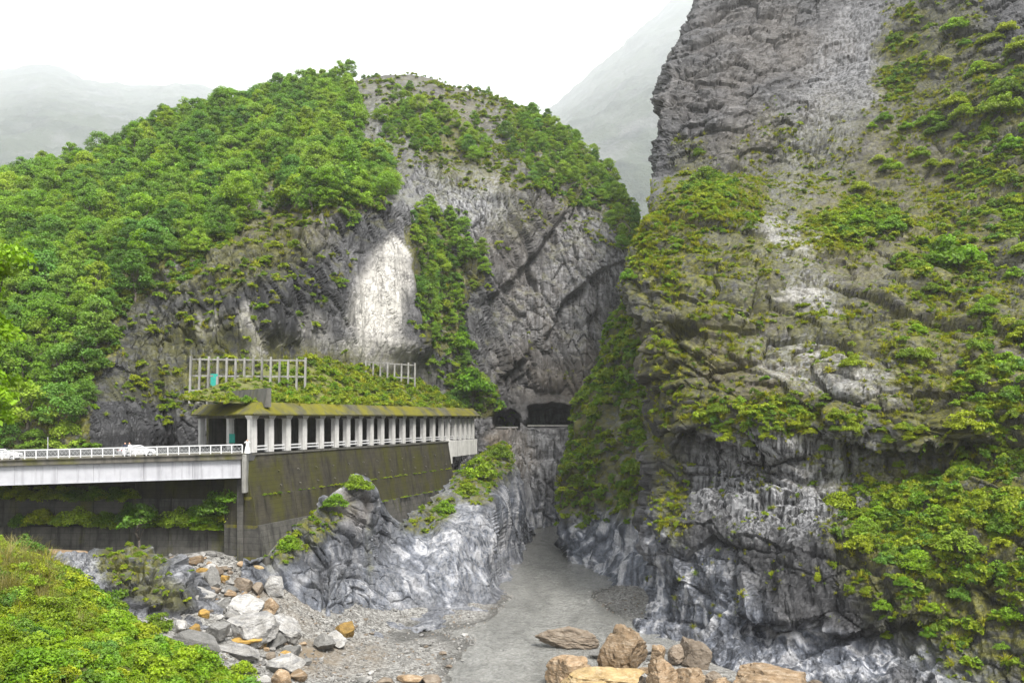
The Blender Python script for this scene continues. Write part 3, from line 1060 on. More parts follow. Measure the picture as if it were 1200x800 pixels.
def G_masks(p):
    px, py, V = p.px, p.py, p.V
    n = fbm(V * 0.25, 4, 86)
    wx, wy = px + 10 * n, py + 12 * fbm(V * 0.25, 4, 87)
    marble = np.maximum(blob(wx, wy, [(540, 650, 80, 65, 0, 1.0), (440, 690, 70, 40, -20, 0.8), (600, 620, 30, 60, 0, 0.85), (370, 730, 60, 40, 0, 0.8), (330, 690, 40, 40, 0, 0.6)]), 0.3)
    dark = blob(wx, wy, [(370, 640, 60, 30, -30, 0.95), (345, 670, 60, 28, 0, 0.75), (580, 590, 30, 45, 0, 0.8), (470, 620, 26, 20, 0, 0.5), (410, 735, 22, 14, 0, 0.9), (445, 610, 12, 40, 0, 0.8)])
    brown = blob(wx, wy, [(412, 590, 28, 34, -30, 0.95), (400, 737, 16, 14, 0, 1.0)])
    up = sstep(0.2, 0.7, p.N[:, 2])
    moss = blob(wx, wy, [(360, 625, 60, 20, -38, 1.0), (505, 605, 40, 18, -30, 0.8), (560, 560, 40, 24, -40, 1.0), (585, 535, 26, 30, 0, 1.0), (495, 618, 26, 14, 0, 0.9), (330, 650, 24, 12, 0, 0.8), (432, 640, 6, 40, 0, 0.5)]) * (0.3 + 0.7 * up)
    p.vegmask = moss
    light = blob(wx, wy, [(550, 650, 60, 60, 0, 0.7), (440, 690, 80, 40, 0, 0.4)])
    return np.stack([px * 0, moss, dark], 1), np.stack([np.clip(marble, 0, 1), brown, light], 1)


G = Patch("rock_outcrop", G_G, smooth2(G_G, 5, 2), M_ROCK_G, "swirled blue grey marble outcrop between mossy retaining wall and gravel bar", G_masks, G_disp, cat='rock', smooth=False, relax=1)

# ---- low dark outcrop in the gully under the bridge
K_cols = [
    (40, [(730, 78), (690, 86), (660, 93), (655, 96)]),
    (85, [(735, 79), (695, 85), (655, 92), (646, 95)]),
    (125, [(745, 80), (700, 84), (662, 89), (648, 93)]),
    (165, [(750, 80), (700, 84), (655, 88), (642, 92)]),
    (200, [(750, 81), (712, 84), (672, 88), (650, 91)]),
    (232, [(750, 82), (715, 86), (690, 89), (678, 91)]),
    (262, [(752, 83), (735, 86), (716, 88), (712, 90)]),
]
pxk, pyk, dk_ = patch_columns(K_cols, 150, 70, 2, 1)
K_G = add_back(pxk, pyk, dk_, ((2, 0.5), (5, 4)))


def K_disp(V):
    wq = V + 0.8 * np.stack([fbm(V * 0.25, 3, 540 + i) for i in range(3)], 1)
    return 0.8 * blocks(wq / np.array([4.0, 4.0, 3.0]), 91) + 0.5 * blocks(wq / 1.6, 92) + 0.5 * fbm(V * 0.2, 4, 93)


def K_masks(p):
    px, py, V = p.px, p.py, p.V
    n = fbm(V * 0.4, 4, 96)
    moss = blob(px + 10 * n, py, [(150, 660, 45, 26, 0, 0.9), (180, 690, 50, 20, 20, 0.5)])
    light = blob(px + 10 * n, py, [(100, 670, 26, 20, 0, 1.0), (75, 660, 30, 20, 0, 0.6)])
    dark = blob(px, py + 8 * n, [(180, 700, 60, 26, 15, 0.9), (130, 655, 20, 15, 0, 0.7)])
    p.vegmask = moss
    return np.stack([px * 0, moss, dark], 1), np.stack([light * 0.6, px * 0, light], 1)


K = Patch("rock_outcrop", K_G, smooth2(K_G, 4, 2), M_ROCK_G, "low dark rock hump with mossy top below the road bridge", K_masks, K_disp, cat='rock', smooth=False)

# ---- river bank, gully and gravel bar as one height field
ctrl = [P(-200, 640, 108), P(-80, 640, 108), P(0, 640, 108), P(100, 645, 107), P(200, 650, 106), P(290, 657, 103), P(230, 655, 101), P(150, 672, 97), P(90, 668, 96),
        P(150, 700, 90), P(250, 690, 95), P(230, 722, 85), P(300, 715, 92), P(350, 742, 92), P(380, 762, 90), P(330, 785, 78), P(200, 755, 74), P(270, 760, 80),
        P(420, 742, 100), P(480, 722, 110), P(560, 717, 113), P(592, 695, 126.8), P(575, 725, 110.6), P(556, 755, 98), P(531, 795, 85.2), P(512, 835, 75), P(450, 780, 86.5), P(400, 800, 80), P(350, 825, 72), P(500, 755, 97),
        (5, 110, -2), (1, 85, -2.2), (-2, 60, -2.2), (-2, 35, -2.2), (4, 140, -2), (4, 170, -1.8), (5, 200, -1.5), (6, 225, -1.5), (14, 72, -0.5),
        (9, 84, 0.35), (14, 86, 0.7), (19, 90, 0.8), (13, 94, -0.3), (22, 84, 0.8), (6, 80, -0.6), P(728, 690, 128), P(742, 722, 111), P(700, 690, 130), P(712, 712, 117), (22, 110, 1.0), (26, 130, 2.0), (25, 90, -1), (40, 80, -1),
        P(0, 652, 62), P(60, 668, 62), P(110, 704, 58), P(200, 765, 55), P(290, 810, 56), P(310, 855, 54), P(150, 805, 46), P(0, 805, 40), P(0, 725, 50), P(-150, 655, 60), P(-150, 805, 40), P(80, 740, 50),
        (-48, 78, 9.5), (-62, 84, 11), (-33, 68, 8.5), (-100, 84, 13), (-22, 62, 5.0), (-12, 45, 0.8), (-12, 25, 1), (-30, 22, 11), (-60, 30, 14), (-110, 40, 17),
        (-60, 125, 12), (-40, 125, 9), (-100, 125, 12), (-20, 130, 4), (-10, 160, 2), (-4, 185, 0.5), (-25, 102, 5)]
ctrl = np.array([np.array(c, float) for c in ctrl])


def tps_fit(xy, z, lam=2.0):
    n = len(xy)
    r = np.linalg.norm(xy[:, None] - xy[None], axis=2)
    Kk = np.where(r > 0, r * r * np.log(r + 1e-9), 0) + lam * np.eye(n)
    Pm = np.concatenate([np.ones((n, 1)), xy], 1)
    M = np.zeros((n + 3, n + 3))
    M[:n, :n] = Kk
    M[:n, n:] = Pm
    M[n:, :n] = Pm.T
    return np.linalg.solve(M, np.concatenate([z, np.zeros(3)]))


tw = tps_fit(ctrl[:, :2], ctrl[:, 2])


def tps_eval(X, Y):
    z = tw[-3] + tw[-2] * X + tw[-1] * Y
    for (cx, cy_, _), w in zip(ctrl, tw[:-3]):
        r2 = (X - cx) ** 2 + (Y - cy_) ** 2
        z = z + w * 0.5 * r2 * np.log(r2 + 1e-9)
    return z


gx = np.linspace(-120, 45, 420)
gy = np.linspace(14, 235, 500)
GX, GY = np.meshgrid(gx, gy)
GZ = np.clip(tps_eval(GX, GY), -3.0, 22)
GZ = GZ + 0.25 * fbm(np.stack([GX * 0.3, GY * 0.3, GX * 0], 2).reshape(-1, 3), 5, 600).reshape(GX.shape) * np.clip(GZ + 0.4, 0.15, 2.2)
BANK_G = np.stack([GX, GY, GZ], 2)


def bank_material():
    t = NT("gravel_bank")
    o = t.coords()
    a1 = t.attr('m1')
    v = t.n("ShaderNodeTexVoronoi", feature='F1')
    v.inputs['Scale'].default_value = 3.2
    t.l(o, v.inputs['Vector'])
    v2 = t.n("ShaderNodeTexVoronoi", feature='F1')
    v2.inputs['Scale'].default_value = 8.0
    t.l(o, v2.inputs['Vector'])
    f = t.noise(o, 0.15, 6, 0.6)
    sp = t.n("ShaderNodeSeparateColor")
    t.l(v.outputs['Color'], sp.inputs[0])
    sp2 = t.n("ShaderNodeSeparateColor")
    t.l(v2.outputs['Color'], sp2.inputs[0])
    c = t.ramp(t.mix(0.5, sp.outputs[0], sp2.outputs[1]), [(0.2, (0.055, 0.052, 0.046)), (0.5, (0.13, 0.124, 0.114)), (0.8, (0.25, 0.245, 0.23))])
    c = t.mix(t.math('MULTIPLY', a1[2], t.ramp(f, [(0.4, 0.2), (0.6, 1.0)])), c, (0.13, 0.10, 0.065))
    c = t.mix(a1[1], c, t.mix(f, (0.03, 0.04, 0.008), (0.09, 0.10, 0.02)))
    c = t.mix(t.math('MULTIPLY', a1[0], 0.75), c, (0.045, 0.043, 0.038))
    t.bsdf(c, t.ramp(a1[0], [(0.0, 0.75), (1.0, 0.25)]), t.bump(t.mix(0.5, v.outputs['Distance'], v2.outputs['Distance']), 0.8, 0.12), 0.35)
    return t.m


def bank_masks(p):
    px, py, V = p.px, p.py, p.V
    veg = sstep(0, 6, 66 + 4 * fbm(V * 0.1, 3, 611) - V[:, 1]) * sstep(4.0, 6.5, V[:, 2])
    veg = np.maximum(veg, sstep(-62, -75, V[:, 0]))
    p.vegmask = veg
    br = blob(px, py, [(395, 768, 60, 26, 0, 1.0), (330, 700, 60, 60, 0, 0.4)])
    wet = (1 - sstep(0.06, 0.30, V[:, 2] + 0.15 * fbm(V * 0.4, 3, 612))) * (V[:, 1] < 150)
    return np.stack([wet, veg, br], 1), np.stack([px * 0, px * 0, px * 0], 1)


BANK = Patch("riverbank", BANK_G, BANK_G, bank_material(), "gravel bar and rocky gully floor beside the grey river", bank_masks, lambda V: np.zeros(len(V)), cat='riverbank', flip=False)


# ---- river
def water_material():
    t = NT("silty_water")
    r1 = t.noise(t.coords((1, 0.45, 1)), 2.2, 5, 0.7, 0.5)
    r2 = t.noise(t.coords((1, 0.3, 1), (0, 0, 0.15)), 0.22, 4, 0.6, 0.8)
    r3 = t.noise(t.coords((1, 0.55, 1)), 0.55, 5, 0.65, 1.2)
    c = t.mix(t.ramp(r2, [(0.35, 0.0), (0.65, 1.0)]), (0.150, 0.148, 0.137), (0.215, 0.212, 0.197))
    foam = t.math('MULTIPLY', t.ramp(t.mix(0.5, r1, r3), [(0.54, 0.0), (0.64, 1.0)]), t.ramp(r2, [(0.40, 0.15), (0.62, 1.0)]))
    c = t.mix(t.math('MULTIPLY', foam, 0.6), c, (0.33, 0.33, 0.315))
    c = t.mix(t.math('MULTIPLY', t.ramp(r3, [(0.36, 1.0), (0.48, 0.0)]), 0.45), c, (0.10, 0.098, 0.09))
    t.bsdf(c, 0.10, t.bump(t.mix(0.5, r1, r3), 1.0, 0.9), 0.6)
    return t.m


wx = np.linspace(-55, 45, 200)
wy = np.linspace(10, 240, 420)
WX, WY = np.meshgrid(wx, wy)
WQ = np.stack([WX * 0.45, WY * 0.22, WX * 0], 2).reshape(-1, 3)
rap = np.exp(-((WY - 84) / 14) ** 2)
WZ = (0.11 + 0.20 * rap) * fbm(WQ * 1.8, 5, 700, 0.65).reshape(WX.shape)
Wg = np.stack([WX, WY, WZ], 2).reshape(-1, 3)
wi = np.arange(Wg.shape[0]).reshape(WX.shape)
wq_ = np.stack([wi[:-1, :-1], wi[:-1, 1:], wi[1:, 1:], wi[1:, :-1]], 2).reshape(-1, 4)
props(link("river", np_mesh("river", Wg, wq_, True, None, [water_material()])), "shallow grey silty river running out of the gorge", "river", None, "structure")

gr = MB()
gr.v += [(-9000, -900, -6), (9000, -900, -6), (9000, 11000, -6), (-9000, 11000, -6)]
gr.f.append((0, 1, 2, 3))
props(gr.build("ground", M_GROUND), "valley floor under the gorge", "ground", None, "structure")

# ---- far mountains in the mist
M_FAR = far_material()


def far_patch(cols, nu, nv, seed, label, amp):
    a, b, c = patch_columns(cols, nu, nv, 3, 2)
    Gf = add_back(a, b, c, ((160, 50), (600, 500)))
    return Patch("far_mountain", Gf, smooth2(Gf, 6, 2), M_FAR, label,
                 lambda p: (np.zeros((len(p.V), 3)), np.zeros((len(p.V), 3))),
                 lambda V: amp * fbm(V * 0.0028, 6, seed, 0.55, True) + amp * 0.4 * fbm(V * 0.012, 4, seed + 5), cat='mountain')


def far_cols(defs):
    return [(x, [(460, 1600), (330, 1900), (210, 2250), ((210 + top) / 2, 3300), (top, 6500)]) for x, top in defs]


far_patch(far_cols([(-420, 130), (-150, 108), (0, 86), (60, 78), (110, 96), (170, 104), (220, 98), (300, 125), (420, 170)]), 220, 160, 801, "misty far mountain behind the wooded hill", 55)
far_patch(far_cols([(600, 170), (655, 122), (700, 80), (745, 36), (800, -5), (900, -40), (1000, 40)]), 220, 190, 821, "misty far mountain wall between mountain and near cliff", 45)

# ------------------------------------------------------------------ road, bridge, walls, gallery
ZR = 21.8
GA, GB = np.array([-31.5, 105.0]), np.array([-7.5, 175.0])


def gl(t):
    return GA + t * (GB - GA)


L0, C0, GM, GE = np.array([-47.0, 127.0]), GA, gl(0.82), np.array([-7.3, 177.5])
PATH = [L0, C0, GM, GE]
ndir = (GB - GA) / np.linalg.norm(GB - GA)
nin = np.array([-ndir[1], ndir[0]])

# bridge front edge: from far left to the abutment
BL, BR = P(-330, 549, 93), P(284, 532, 101)


def br(s):
    return BL + s * (BR - BL)


bdir = (BR - BL)[:2] / np.linalg.norm((BR - BL)[:2])
bnor = np.array([-bdir[1], bdir[0]])      # towards the hill
brz = math.atan2(bdir[1], bdir[0])
BLEN = np.linalg.norm((BR - BL)[:2])


def bpt(s, off, dz):
    q = br(s)
    return (q[0] + bnor[0] * off, q[1] + bnor[1] * off, q[2] + dz)


bridge = props(empty("road_bridge", tuple(br(0.5) - np.array([0, 0, 3.5]))), "road bridge with white steel girder and stained concrete deck edge", "bridge")
o0 = Vector(bridge.location)


def under(o, root):
    """parent keeping the world coordinates that the mesh was written in"""
    o.parent = root
    o.matrix_parent_inverse = root.matrix_world.inverted() if False else Matrix.Translation(-Vector(root.location))
    return o


def slab(s0, s1, o0_, o1_, z0, z1):
    return MB().hexa([bpt(s0, o0_, z0), bpt(s1, o0_, z0), bpt(s1, o1_, z0), bpt(s0, o1_, z0),
                      bpt(s0, o0_, z1), bpt(s1, o0_, z1), bpt(s1, o1_, z1), bpt(s0, o1_, z1)])


under(slab(0, 1.0, -0.1, 9.5, -0.62, 0.0).build("deck", M_CONC_DARK, None, bevel=0.03), bridge)
under(slab(0, 1.0, -0.28, 0.18, 0.0, 0.14).build("kerb", M_CONC_DARK), bridge)
for off in (0.35, 4.6, 8.8):
    ngp = 10 if off < 1 else 1
    for i in range(ngp):                                    # welded girder plates with thin joints
        a, b = i / ngp * 0.996, (i + 1) / ngp * 0.996 - (0.0005 if ngp > 1 else 0)
        under(slab(a, b, off, off + 0.45, -2.72, -0.62).build("girder_plate", M_CONC_WHITE), bridge)
    under(slab(0, 0.996, off - 0.12, off + 0.57, -2.82, -2.72).build("girder_flange", M_CONC_WHITE), bridge)
for i in range(1, 24):
    under(slab(i / 24 - 0.0008, i / 24 + 0.0008, 0.26, 0.35, -2.7, -0.64).build("stiffener", M_CONC_WHITE), bridge)

rail = props(empty("bridge_railing", tuple(bpt(0.5, 0, 0.14))), "white metal railing along the edge of the road bridge", "railing")
npost = 46
r_post = MB().box((0, 0, 0.5), (0.13, 0.13, 1.0)).mesh("post", M_RAIL)
r_pick = None
for i in range(npost + 1):
    p = link("post", r_post)
    p.location = bpt(i / npost, -0.05, 0.14)
    p.rotation_euler = (0, 0, brz)
    under(p, rail)
under(MB().beam(bpt(0, -0.05, 1.14), bpt(1, -0.05, 1.14), 0.16, 0.12).build("top_rail", M_RAIL), rail)
under(MB().beam(bpt(0, -0.05, 0.34), bpt(1, -0.05, 0.34), 0.07, 0.07).build("bottom_rail", M_RAIL), rail)
for i in range(npost):
    m = MB()
    a, b = (i + 0.12) / npost, (i + 0.88) / npost
    mid_ = (a + b) / 2
    m.beam(bpt(a, -0.05, 0.36), bpt(mid_, -0.05, 1.0), 0.03, 0.03)
    m.beam(bpt(mid_, -0.05, 1.0), bpt(b, -0.05, 0.36), 0.03, 0.03)
    m.beam(bpt(a, -0.05, 0.95), bpt(mid_, -0.05, 0.4), 0.03, 0.03)
    m.beam(bpt(mid_, -0.05, 0.4), bpt(b, -0.05, 0.95), 0.03, 0.03)
    m.beam(bpt(a, -0.05, 0.7), bpt(b, -0.05, 0.7), 0.03, 0.03)
    under(m.build("lattice_infill", M_STEEL), rail)

# abutment under the right end of the bridge
ab = props(empty("bridge_abutment", tuple(bpt(0.99, 3, -14))), "stained concrete abutment under the end of the road bridge", "abutment")
for s0, s1, z0, z1, nm, oa, ob in ((0.9985, 1.0085, -4.6, -0.05, "pier_block", 0.0, 9.0), (0.985, 0.998, -16, -2.85, "bearing_wall", 1.2, 9.3)):
    under(slab(s0, s1, oa, ob, z0, z1).build(nm, M_LATTICE if nm == "pier_block" else M_WALL_WET, bevel=0.04), ab)

# road surface between the bridge and the gallery, and inside it
rdpoly = [tuple(bpt(0, 9.4, 0)[:2]), tuple(bpt(1.0, 9.4, 0)[:2]), tuple(bpt(1.0, 0.2, 0)[:2]), tuple(C0 + np.array([0.3, 0.3])), tuple(GM + nin * 0.2), tuple(GE), tuple(GE + nin * 9.5), tuple(GM + nin * 11.5), tuple(gl(0.3) + nin * 11.5),
          (-42, 138), (-52, 136), (-62, 124), (-100, 120), (-150, 118)]
rd = MB().prism(rdpoly, ZR - 0.9, ZR - 0.06)
props(rd.build("road", M_ASPHALT), "asphalt road leading off the bridge into the rock gallery", "road", None, "structure")

# retaining walls
def tier_profile(zs, batter=0.16, bench=0.9):
    """outer face from the top down as (offset outward negative, z) with benches"""
    pr = [(2.2, zs[0]), (0, zs[0])]
    o = 0.0
    for i in range(1, len(zs)):
        o2 = o - batter * (zs[i - 1] - zs[i])
        pr.append((o2, zs[i]))
        if i < len(zs) - 1:
            o2 -= bench
            pr.append((o2, zs[i]))
        o = o2
    return pr


def wall(name, label, path, zs, mats, batter, bench, joints):
    root = props(empty(name, (path[0][0], path[0][1], zs[-1])), label, "wall")
    o = 0.0
    pts = [np.array(p[:2], float) for p in path]
    for i in range(len(zs) - 1):
        o2 = o - batter * (zs[i] - zs[i + 1])
        nb = joints
        # panels between vertical joints
        seg = []
        tot = sum(np.linalg.norm(pts[k + 1] - pts[k]) for k in range(len(pts) - 1))
        for k in range(len(pts) - 1):
            L = np.linalg.norm(pts[k + 1] - pts[k])
            m = max(1, round(nb * L / tot))
            d = (pts[k + 1] - pts[k]) / L
            for j in range(m):
                a = pts[k] + d * (L * j / m + 0.025)
                b = pts[k] + d * (L * (j + 1) / m - 0.025)
                pr = [(3.0, zs[i] - 0.004 * i), (o, zs[i] - 0.004 * i), (o2, zs[i + 1]), (3.0, zs[i + 1])]
                under(MB().sweep([a, b], pr).build("wall_panel", mats[min(i, len(mats) - 1)]), root)
        if i < len(zs) - 2:
            under(MB().sweep(pts, [(3.0, zs[i + 1] - 0.4), (3.0, zs[i + 1] - 0.02), (o2 - 0.10, zs[i + 1] - 0.02), (o2 - 0.12, zs[i + 1] - 0.22), (o2 + 0.3, zs[i + 1] - 0.4)]).build("bench", M_FASCIA), root)
        o = o2 - 0.25 * bench
    under(MB().sweep(pts, [(2.5, zs[0] + 0.0), (2.5, zs[0] + 0.22), (-0.15, zs[0] + 0.22), (-0.15, zs[0] + 0.0)]).build("coping", M_PARAPET), root)
    return root


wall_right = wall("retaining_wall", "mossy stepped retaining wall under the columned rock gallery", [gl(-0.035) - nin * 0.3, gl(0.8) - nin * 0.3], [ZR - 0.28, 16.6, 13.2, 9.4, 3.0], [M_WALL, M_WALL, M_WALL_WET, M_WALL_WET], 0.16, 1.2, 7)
# weep holes with short drain pipes
for i in range(26):
    t_ = 0.02 + 0.77 * (i // 2 + 0.5) / 13
    z = 19.4 if i % 2 else 17.6
    q = gl(t_) - nin * (0.3 + 0.16 * (ZR - z))
    pm = MB().cyl((q[0], q[1], z), tuple(np.append(q - nin * 0.25, z - 0.05)), 0.09, seg=6)
    under(pm.build("drain_pipe", M_CONC_DARK), wall_right)
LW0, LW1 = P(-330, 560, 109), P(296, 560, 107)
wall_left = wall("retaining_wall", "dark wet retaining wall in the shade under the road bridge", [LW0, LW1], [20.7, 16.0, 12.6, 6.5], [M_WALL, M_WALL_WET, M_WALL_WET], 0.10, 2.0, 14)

# ---------------- columned rock gallery
gal = props(empty("rock_gallery", (C0[0], C0[1], ZR)), "concrete rockfall gallery with row of pale columns and mossy yellow roof edge", "gallery")
col_me = MB().box((0, 0, 2.05), (0.78, 1.0, 4.1)).mesh("column", M_CONC, bevel=0.05)
cap_me = MB().hexa([(-0.39, -0.5, 0), (0.39, -0.5, 0), (0.39, 0.5, 0), (-0.39, 0.5, 0), (-0.55, -0.75, 0.5), (0.55, -0.75, 0.5), (0.55, 0.75, 0.5), (-0.55, 0.75, 0.5)]).mesh("capital", M_CONC)
cpx = [300, 320, 340, 359, 379, 396.5, 410, 424, 437.5, 450, 463, 475, 487, 499, 510, 520, 527.5, 535, 541, 546.5, 551.5, 556]
angc = math.atan2(ndir[1], ndir[0]) - math.pi / 2
d2 = (GE - GM) / np.linalg.norm(GE - GM)
ang2 = math.atan2(d2[1], d2[0]) - math.pi / 2


def line_at(px, a, b):
    r = (px - 600) / F
    e = b - a
    t = (r * a[1] - a[0]) / (e[0] - r * e[1])
    return a + t * e


cpos = []
for x in cpx:
    if x < 525:
        q, an, nn_ = line_at(x, GA, GB), angc, nin
    else:
        q, an, nn_ = line_at(x, GM, GE), ang2, np.array([-d2[1], d2[0]])
    q = q + nn_ * 0.55
    cpos.append((q, an))
cpos += [(L0 + np.array([0.9, -0.2]), math.radians(36)), ((L0 * 0.46 + C0 * 0.54) + np.array([0.5, 0.4]), math.radians(36))]
for q, an in cpos:
    c = link("column", col_me)
    c.location = (q[0], q[1], ZR - 0.05)
    c.rotation_euler = (0, 0, an)
    under(c, gal)
    k = link("capital", cap_me, c)
    k.location = (0, 0, 4.1)
# lintel, sloped mossy roof edge, slab, back wall
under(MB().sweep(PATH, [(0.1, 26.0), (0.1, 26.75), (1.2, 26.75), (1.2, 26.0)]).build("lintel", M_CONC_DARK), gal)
under(MB().sweep(PATH, [(-0.75, 26.35), (-0.8, 26.55), (0.9, 28.05), (1.6, 28.05), (1.6, 27.2), (0.2, 26.40)]).build("roof_edge", M_FASCIA), gal)
par = [L0 + np.array([0.7, 0.2]), C0 + np.array([0.0, 1.1])]
under(MB().sweep(par, [(0.75, 27.4), (1.15, 29.8), (1.6, 29.8), (1.6, 27.4)]).build("parapet", M_PARAPET), gal)
rp = [L0 + np.array([1.0, 0.3]), C0 + np.array([0, 1.3]), GM + nin * 1.3, GE + np.array([-1.3, 0]), GE + nin * 10, GM + nin * 12.5, gl(0.3) + nin * 12.5, np.array([-41, 139])]
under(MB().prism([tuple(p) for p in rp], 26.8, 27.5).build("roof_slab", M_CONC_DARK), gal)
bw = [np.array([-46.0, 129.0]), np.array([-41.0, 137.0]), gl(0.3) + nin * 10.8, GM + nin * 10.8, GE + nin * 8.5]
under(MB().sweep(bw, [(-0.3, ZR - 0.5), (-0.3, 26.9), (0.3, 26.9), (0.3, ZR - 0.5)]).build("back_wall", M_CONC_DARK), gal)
under(MB().sweep([GM - nin * 0.05, GE], [(-0.05, 18.6), (-0.05, ZR - 0.1), (1.6, ZR - 0.1), (1.6, 18.6)]).build("plinth", M_CONC, bevel=0.05), gal)
under(MB().sweep([gl(0.80) - nin * 0.2, GM - nin * 0.35], [(-0.2, 17.4), (-0.2, ZR + 0.05), (1.4, ZR + 0.05), (1.4, 17.4)]).build("end_buttress", M_CONC, bevel=0.05), gal)
for i in range(len(cpx) - 1):                                  # low rails between the columns
    a, b = cpos[i][0], cpos[i + 1][0]
    e = (b - a) / np.linalg.norm(b - a)
    a2, b2 = a + e * 0.35, b - e * 0.35
    m = MB()
    for z in (0.35, 0.75):
        m.beam((a2[0], a2[1], ZR + z), (b2[0], b2[1], ZR + z), 0.10, 0.16)
    under(m.build("guard_rail", M_RAIL), gal)

# planted soil over the gallery roof, up to the rock
sv = []
top_path = [L0 + np.array([4.6, 1.6]), C0 + np.array([-0.6, 4.6])] + [gl(t) + nin * 1.5 for t in np.linspace(0.04, 0.82, 30)] + [GE + np.array([-2.0, 0.0])]
rows_ = []
ntp = len(top_path)
for f in (0, 0.25, 0.55, 1.0, 1.5):
    row = []
    for i, p in enumerate(top_path):
        inn = np.array([0.35, 0.94]) * 8.0 if i < 2 else nin * 10.5 * min(1.0, 0.5 + i * 0.12)
        zb = 0.3 + 5.0 * min(1.0, max(0, i - 3) / 16.0)
        row.append(np.append(p + inn * f, 27.9 + zb * f ** 1.2))
    rows_.append(row)
SG = np.array(rows_)
SG = np.stack([np.stack([np.interp(np.linspace(0, 1, 130), np.linspace(0, 1, SG.shape[1]), SG[i, :, k]) for k in range(3)], 1) for i in range(SG.shape[0])])
SG = np.stack([np.stack([np.interp(np.linspace(0, 1, 30), np.linspace(0, 1, SG.shape[0]), SG[:, j, k]) for k in range(3)], 1) for j in range(SG.shape[1])], 1)
SOIL = Patch("roof_bank", SG, SG, M_SOIL, "overgrown soil bank on the roof of the rock gallery", lambda p: (np.zeros((len(p.V), 3)), np.zeros((len(p.V), 3))), lambda V: 0.3 * fbm(V * 0.4, 3, 900), cat='soil bank')


# ---------------- concrete lattice frames on the slope
def lattice(name, label, p0, p1, xs_n, zlev, lean, missing=(), thick=0.34):
    root = props(empty(name, (p0[0], p0[1], zlev[0])), label, "slope frame", "concrete lattice frames above the gallery")
    p0, p1 = np.array(p0, float), np.array(p1, float)
    for i in range(xs_n):
        q = p0 + (p1 - p0) * i / (xs_n - 1)
        a = (q[0], q[1], zlev[0] + rng.uniform(-0.3, 0.2))
        b = (q[0], q[1] + lean, zlev[-1] + rng.uniform(0.1, 0.5))
        under(MB().beam(a, b, thick, thick, (0, 1, 0)).build("post", M_LATTICE), root)
    for k, z in enumerate(zlev[1:], 1):
        f = k / (len(zlev) - 1)
        for i in range(xs_n - 1):
            if (k, i) in missing:
                continue
            a = p0 + (p1 - p0) * i / (xs_n - 1)
            b = p0 + (p1 - p0) * (i + 1) / (xs_n - 1)
            e = (b - a) / np.linalg.norm(b - a) * thick * 0.5
            under(MB().beam((a[0] + e[0], a[1] + e[1] + lean * f, z), (b[0] - e[0], b[1] - e[1] + lean * f, z), thick * 0.8, thick * 0.8).build("beam", M_LATTICE), root)
    return root


la, lb = P(222, 460, 128), P(357, 455, 131)
lat1 = lattice("slope_lattice", "tall weathered concrete lattice with teal door panel on the slope above the gallery end", la[:2], lb[:2], 14, [28.2, 30.2, 32.4, 34.9], 0.7, {(1, 6), (1, 7), (1, 8), (1, 9)}, 0.30)
tq = P(250, 446, 128.6)
under(MB().box((tq[0], tq[1] + 0.4, tq[2]), (1.1, 0.12, 2.1), 0.05).build("door_panel", M_TEAL), lat1)
lc, ld = P(428, 450, 160), P(486, 450, 170)
lattice("slope_lattice", "small mossy concrete lattice at the foot of the pale rock face", lc[:2], ld[:2], 8, [31.5, 34.0, 36.6], 0.8, {(1, 0), (1, 1), (1, 2)}, 0.30)

# tunnel road ledge with low wall, seen in the tunnel mouths
led = props(empty("ledge_wall", tuple(P(592, 502, 204))), "low pale parapet wall along the tunnel mouths", "wall")
for x0, x1, y, d in ((578, 607, 500.5, 203.5), (618, 676, 498.5, 207.0)):
    a, b = P(x0, y, d), P(x1, y, d + 0.5)
    under(MB().beam(a, b, 0.3, 0.32).build("parapet", M_LATTICE), led)

# lamp post and sign box
lp = bpt(0.607, 0.35, 0)
lamp = props(empty("marker_pole", (lp[0], lp[1], lp[2])), "thin grey pole standing behind the bridge railing", "pole")
under(MB().cyl(lp, (lp[0], lp[1], lp[2] + 2.6), 0.06, 0.05).build("shaft", M_STEEL), lamp)
under(MB().cyl((lp[0], lp[1], lp[2]), (lp[0], lp[1], lp[2] + 0.12), 0.16, 0.14).build("base", M_STEEL), lamp)
bq = cpos[-1][0]
sgn = props(empty("equipment_box", (bq[0] + 0.45, bq[1] - 0.6, ZR + 0.8)), "teal box mounted on the gallery portal column", "box")
under(MB().box((bq[0] + 0.45, bq[1] - 0.66, ZR + 1.5), (0.75, 0.25, 1.25), math.radians(20)).build("cabinet", M_TEAL, bevel=0.03), sgn)
under(MB().box((bq[0] + 0.45, bq[1] - 0.80, ZR + 1.5), (0.66, 0.03, 1.12), math.radians(20)).build("door", M_TEAL), sgn)

# ---------------- cars
t_ = NT("car_paint")
t_.bsdf((0.5, 0.5, 0.51), 0.3, None, 0.5)
M_CARW = t_.m
t_ = NT("car_glass")
t_.bsdf((0.015, 0.018, 0.02), 0.08, None, 0.6)
M_GLASS = t_.m
t_ = NT("tyre_rubber")
t_.bsdf((0.02, 0.02, 0.02), 0.8, None, 0.2)
M_TYRE = t_.m
t_ = NT("red_lamp_glass")
t_.bsdf((0.35, 0.02, 0.02), 0.2, None, 0.5)
M_REDL = t_.m


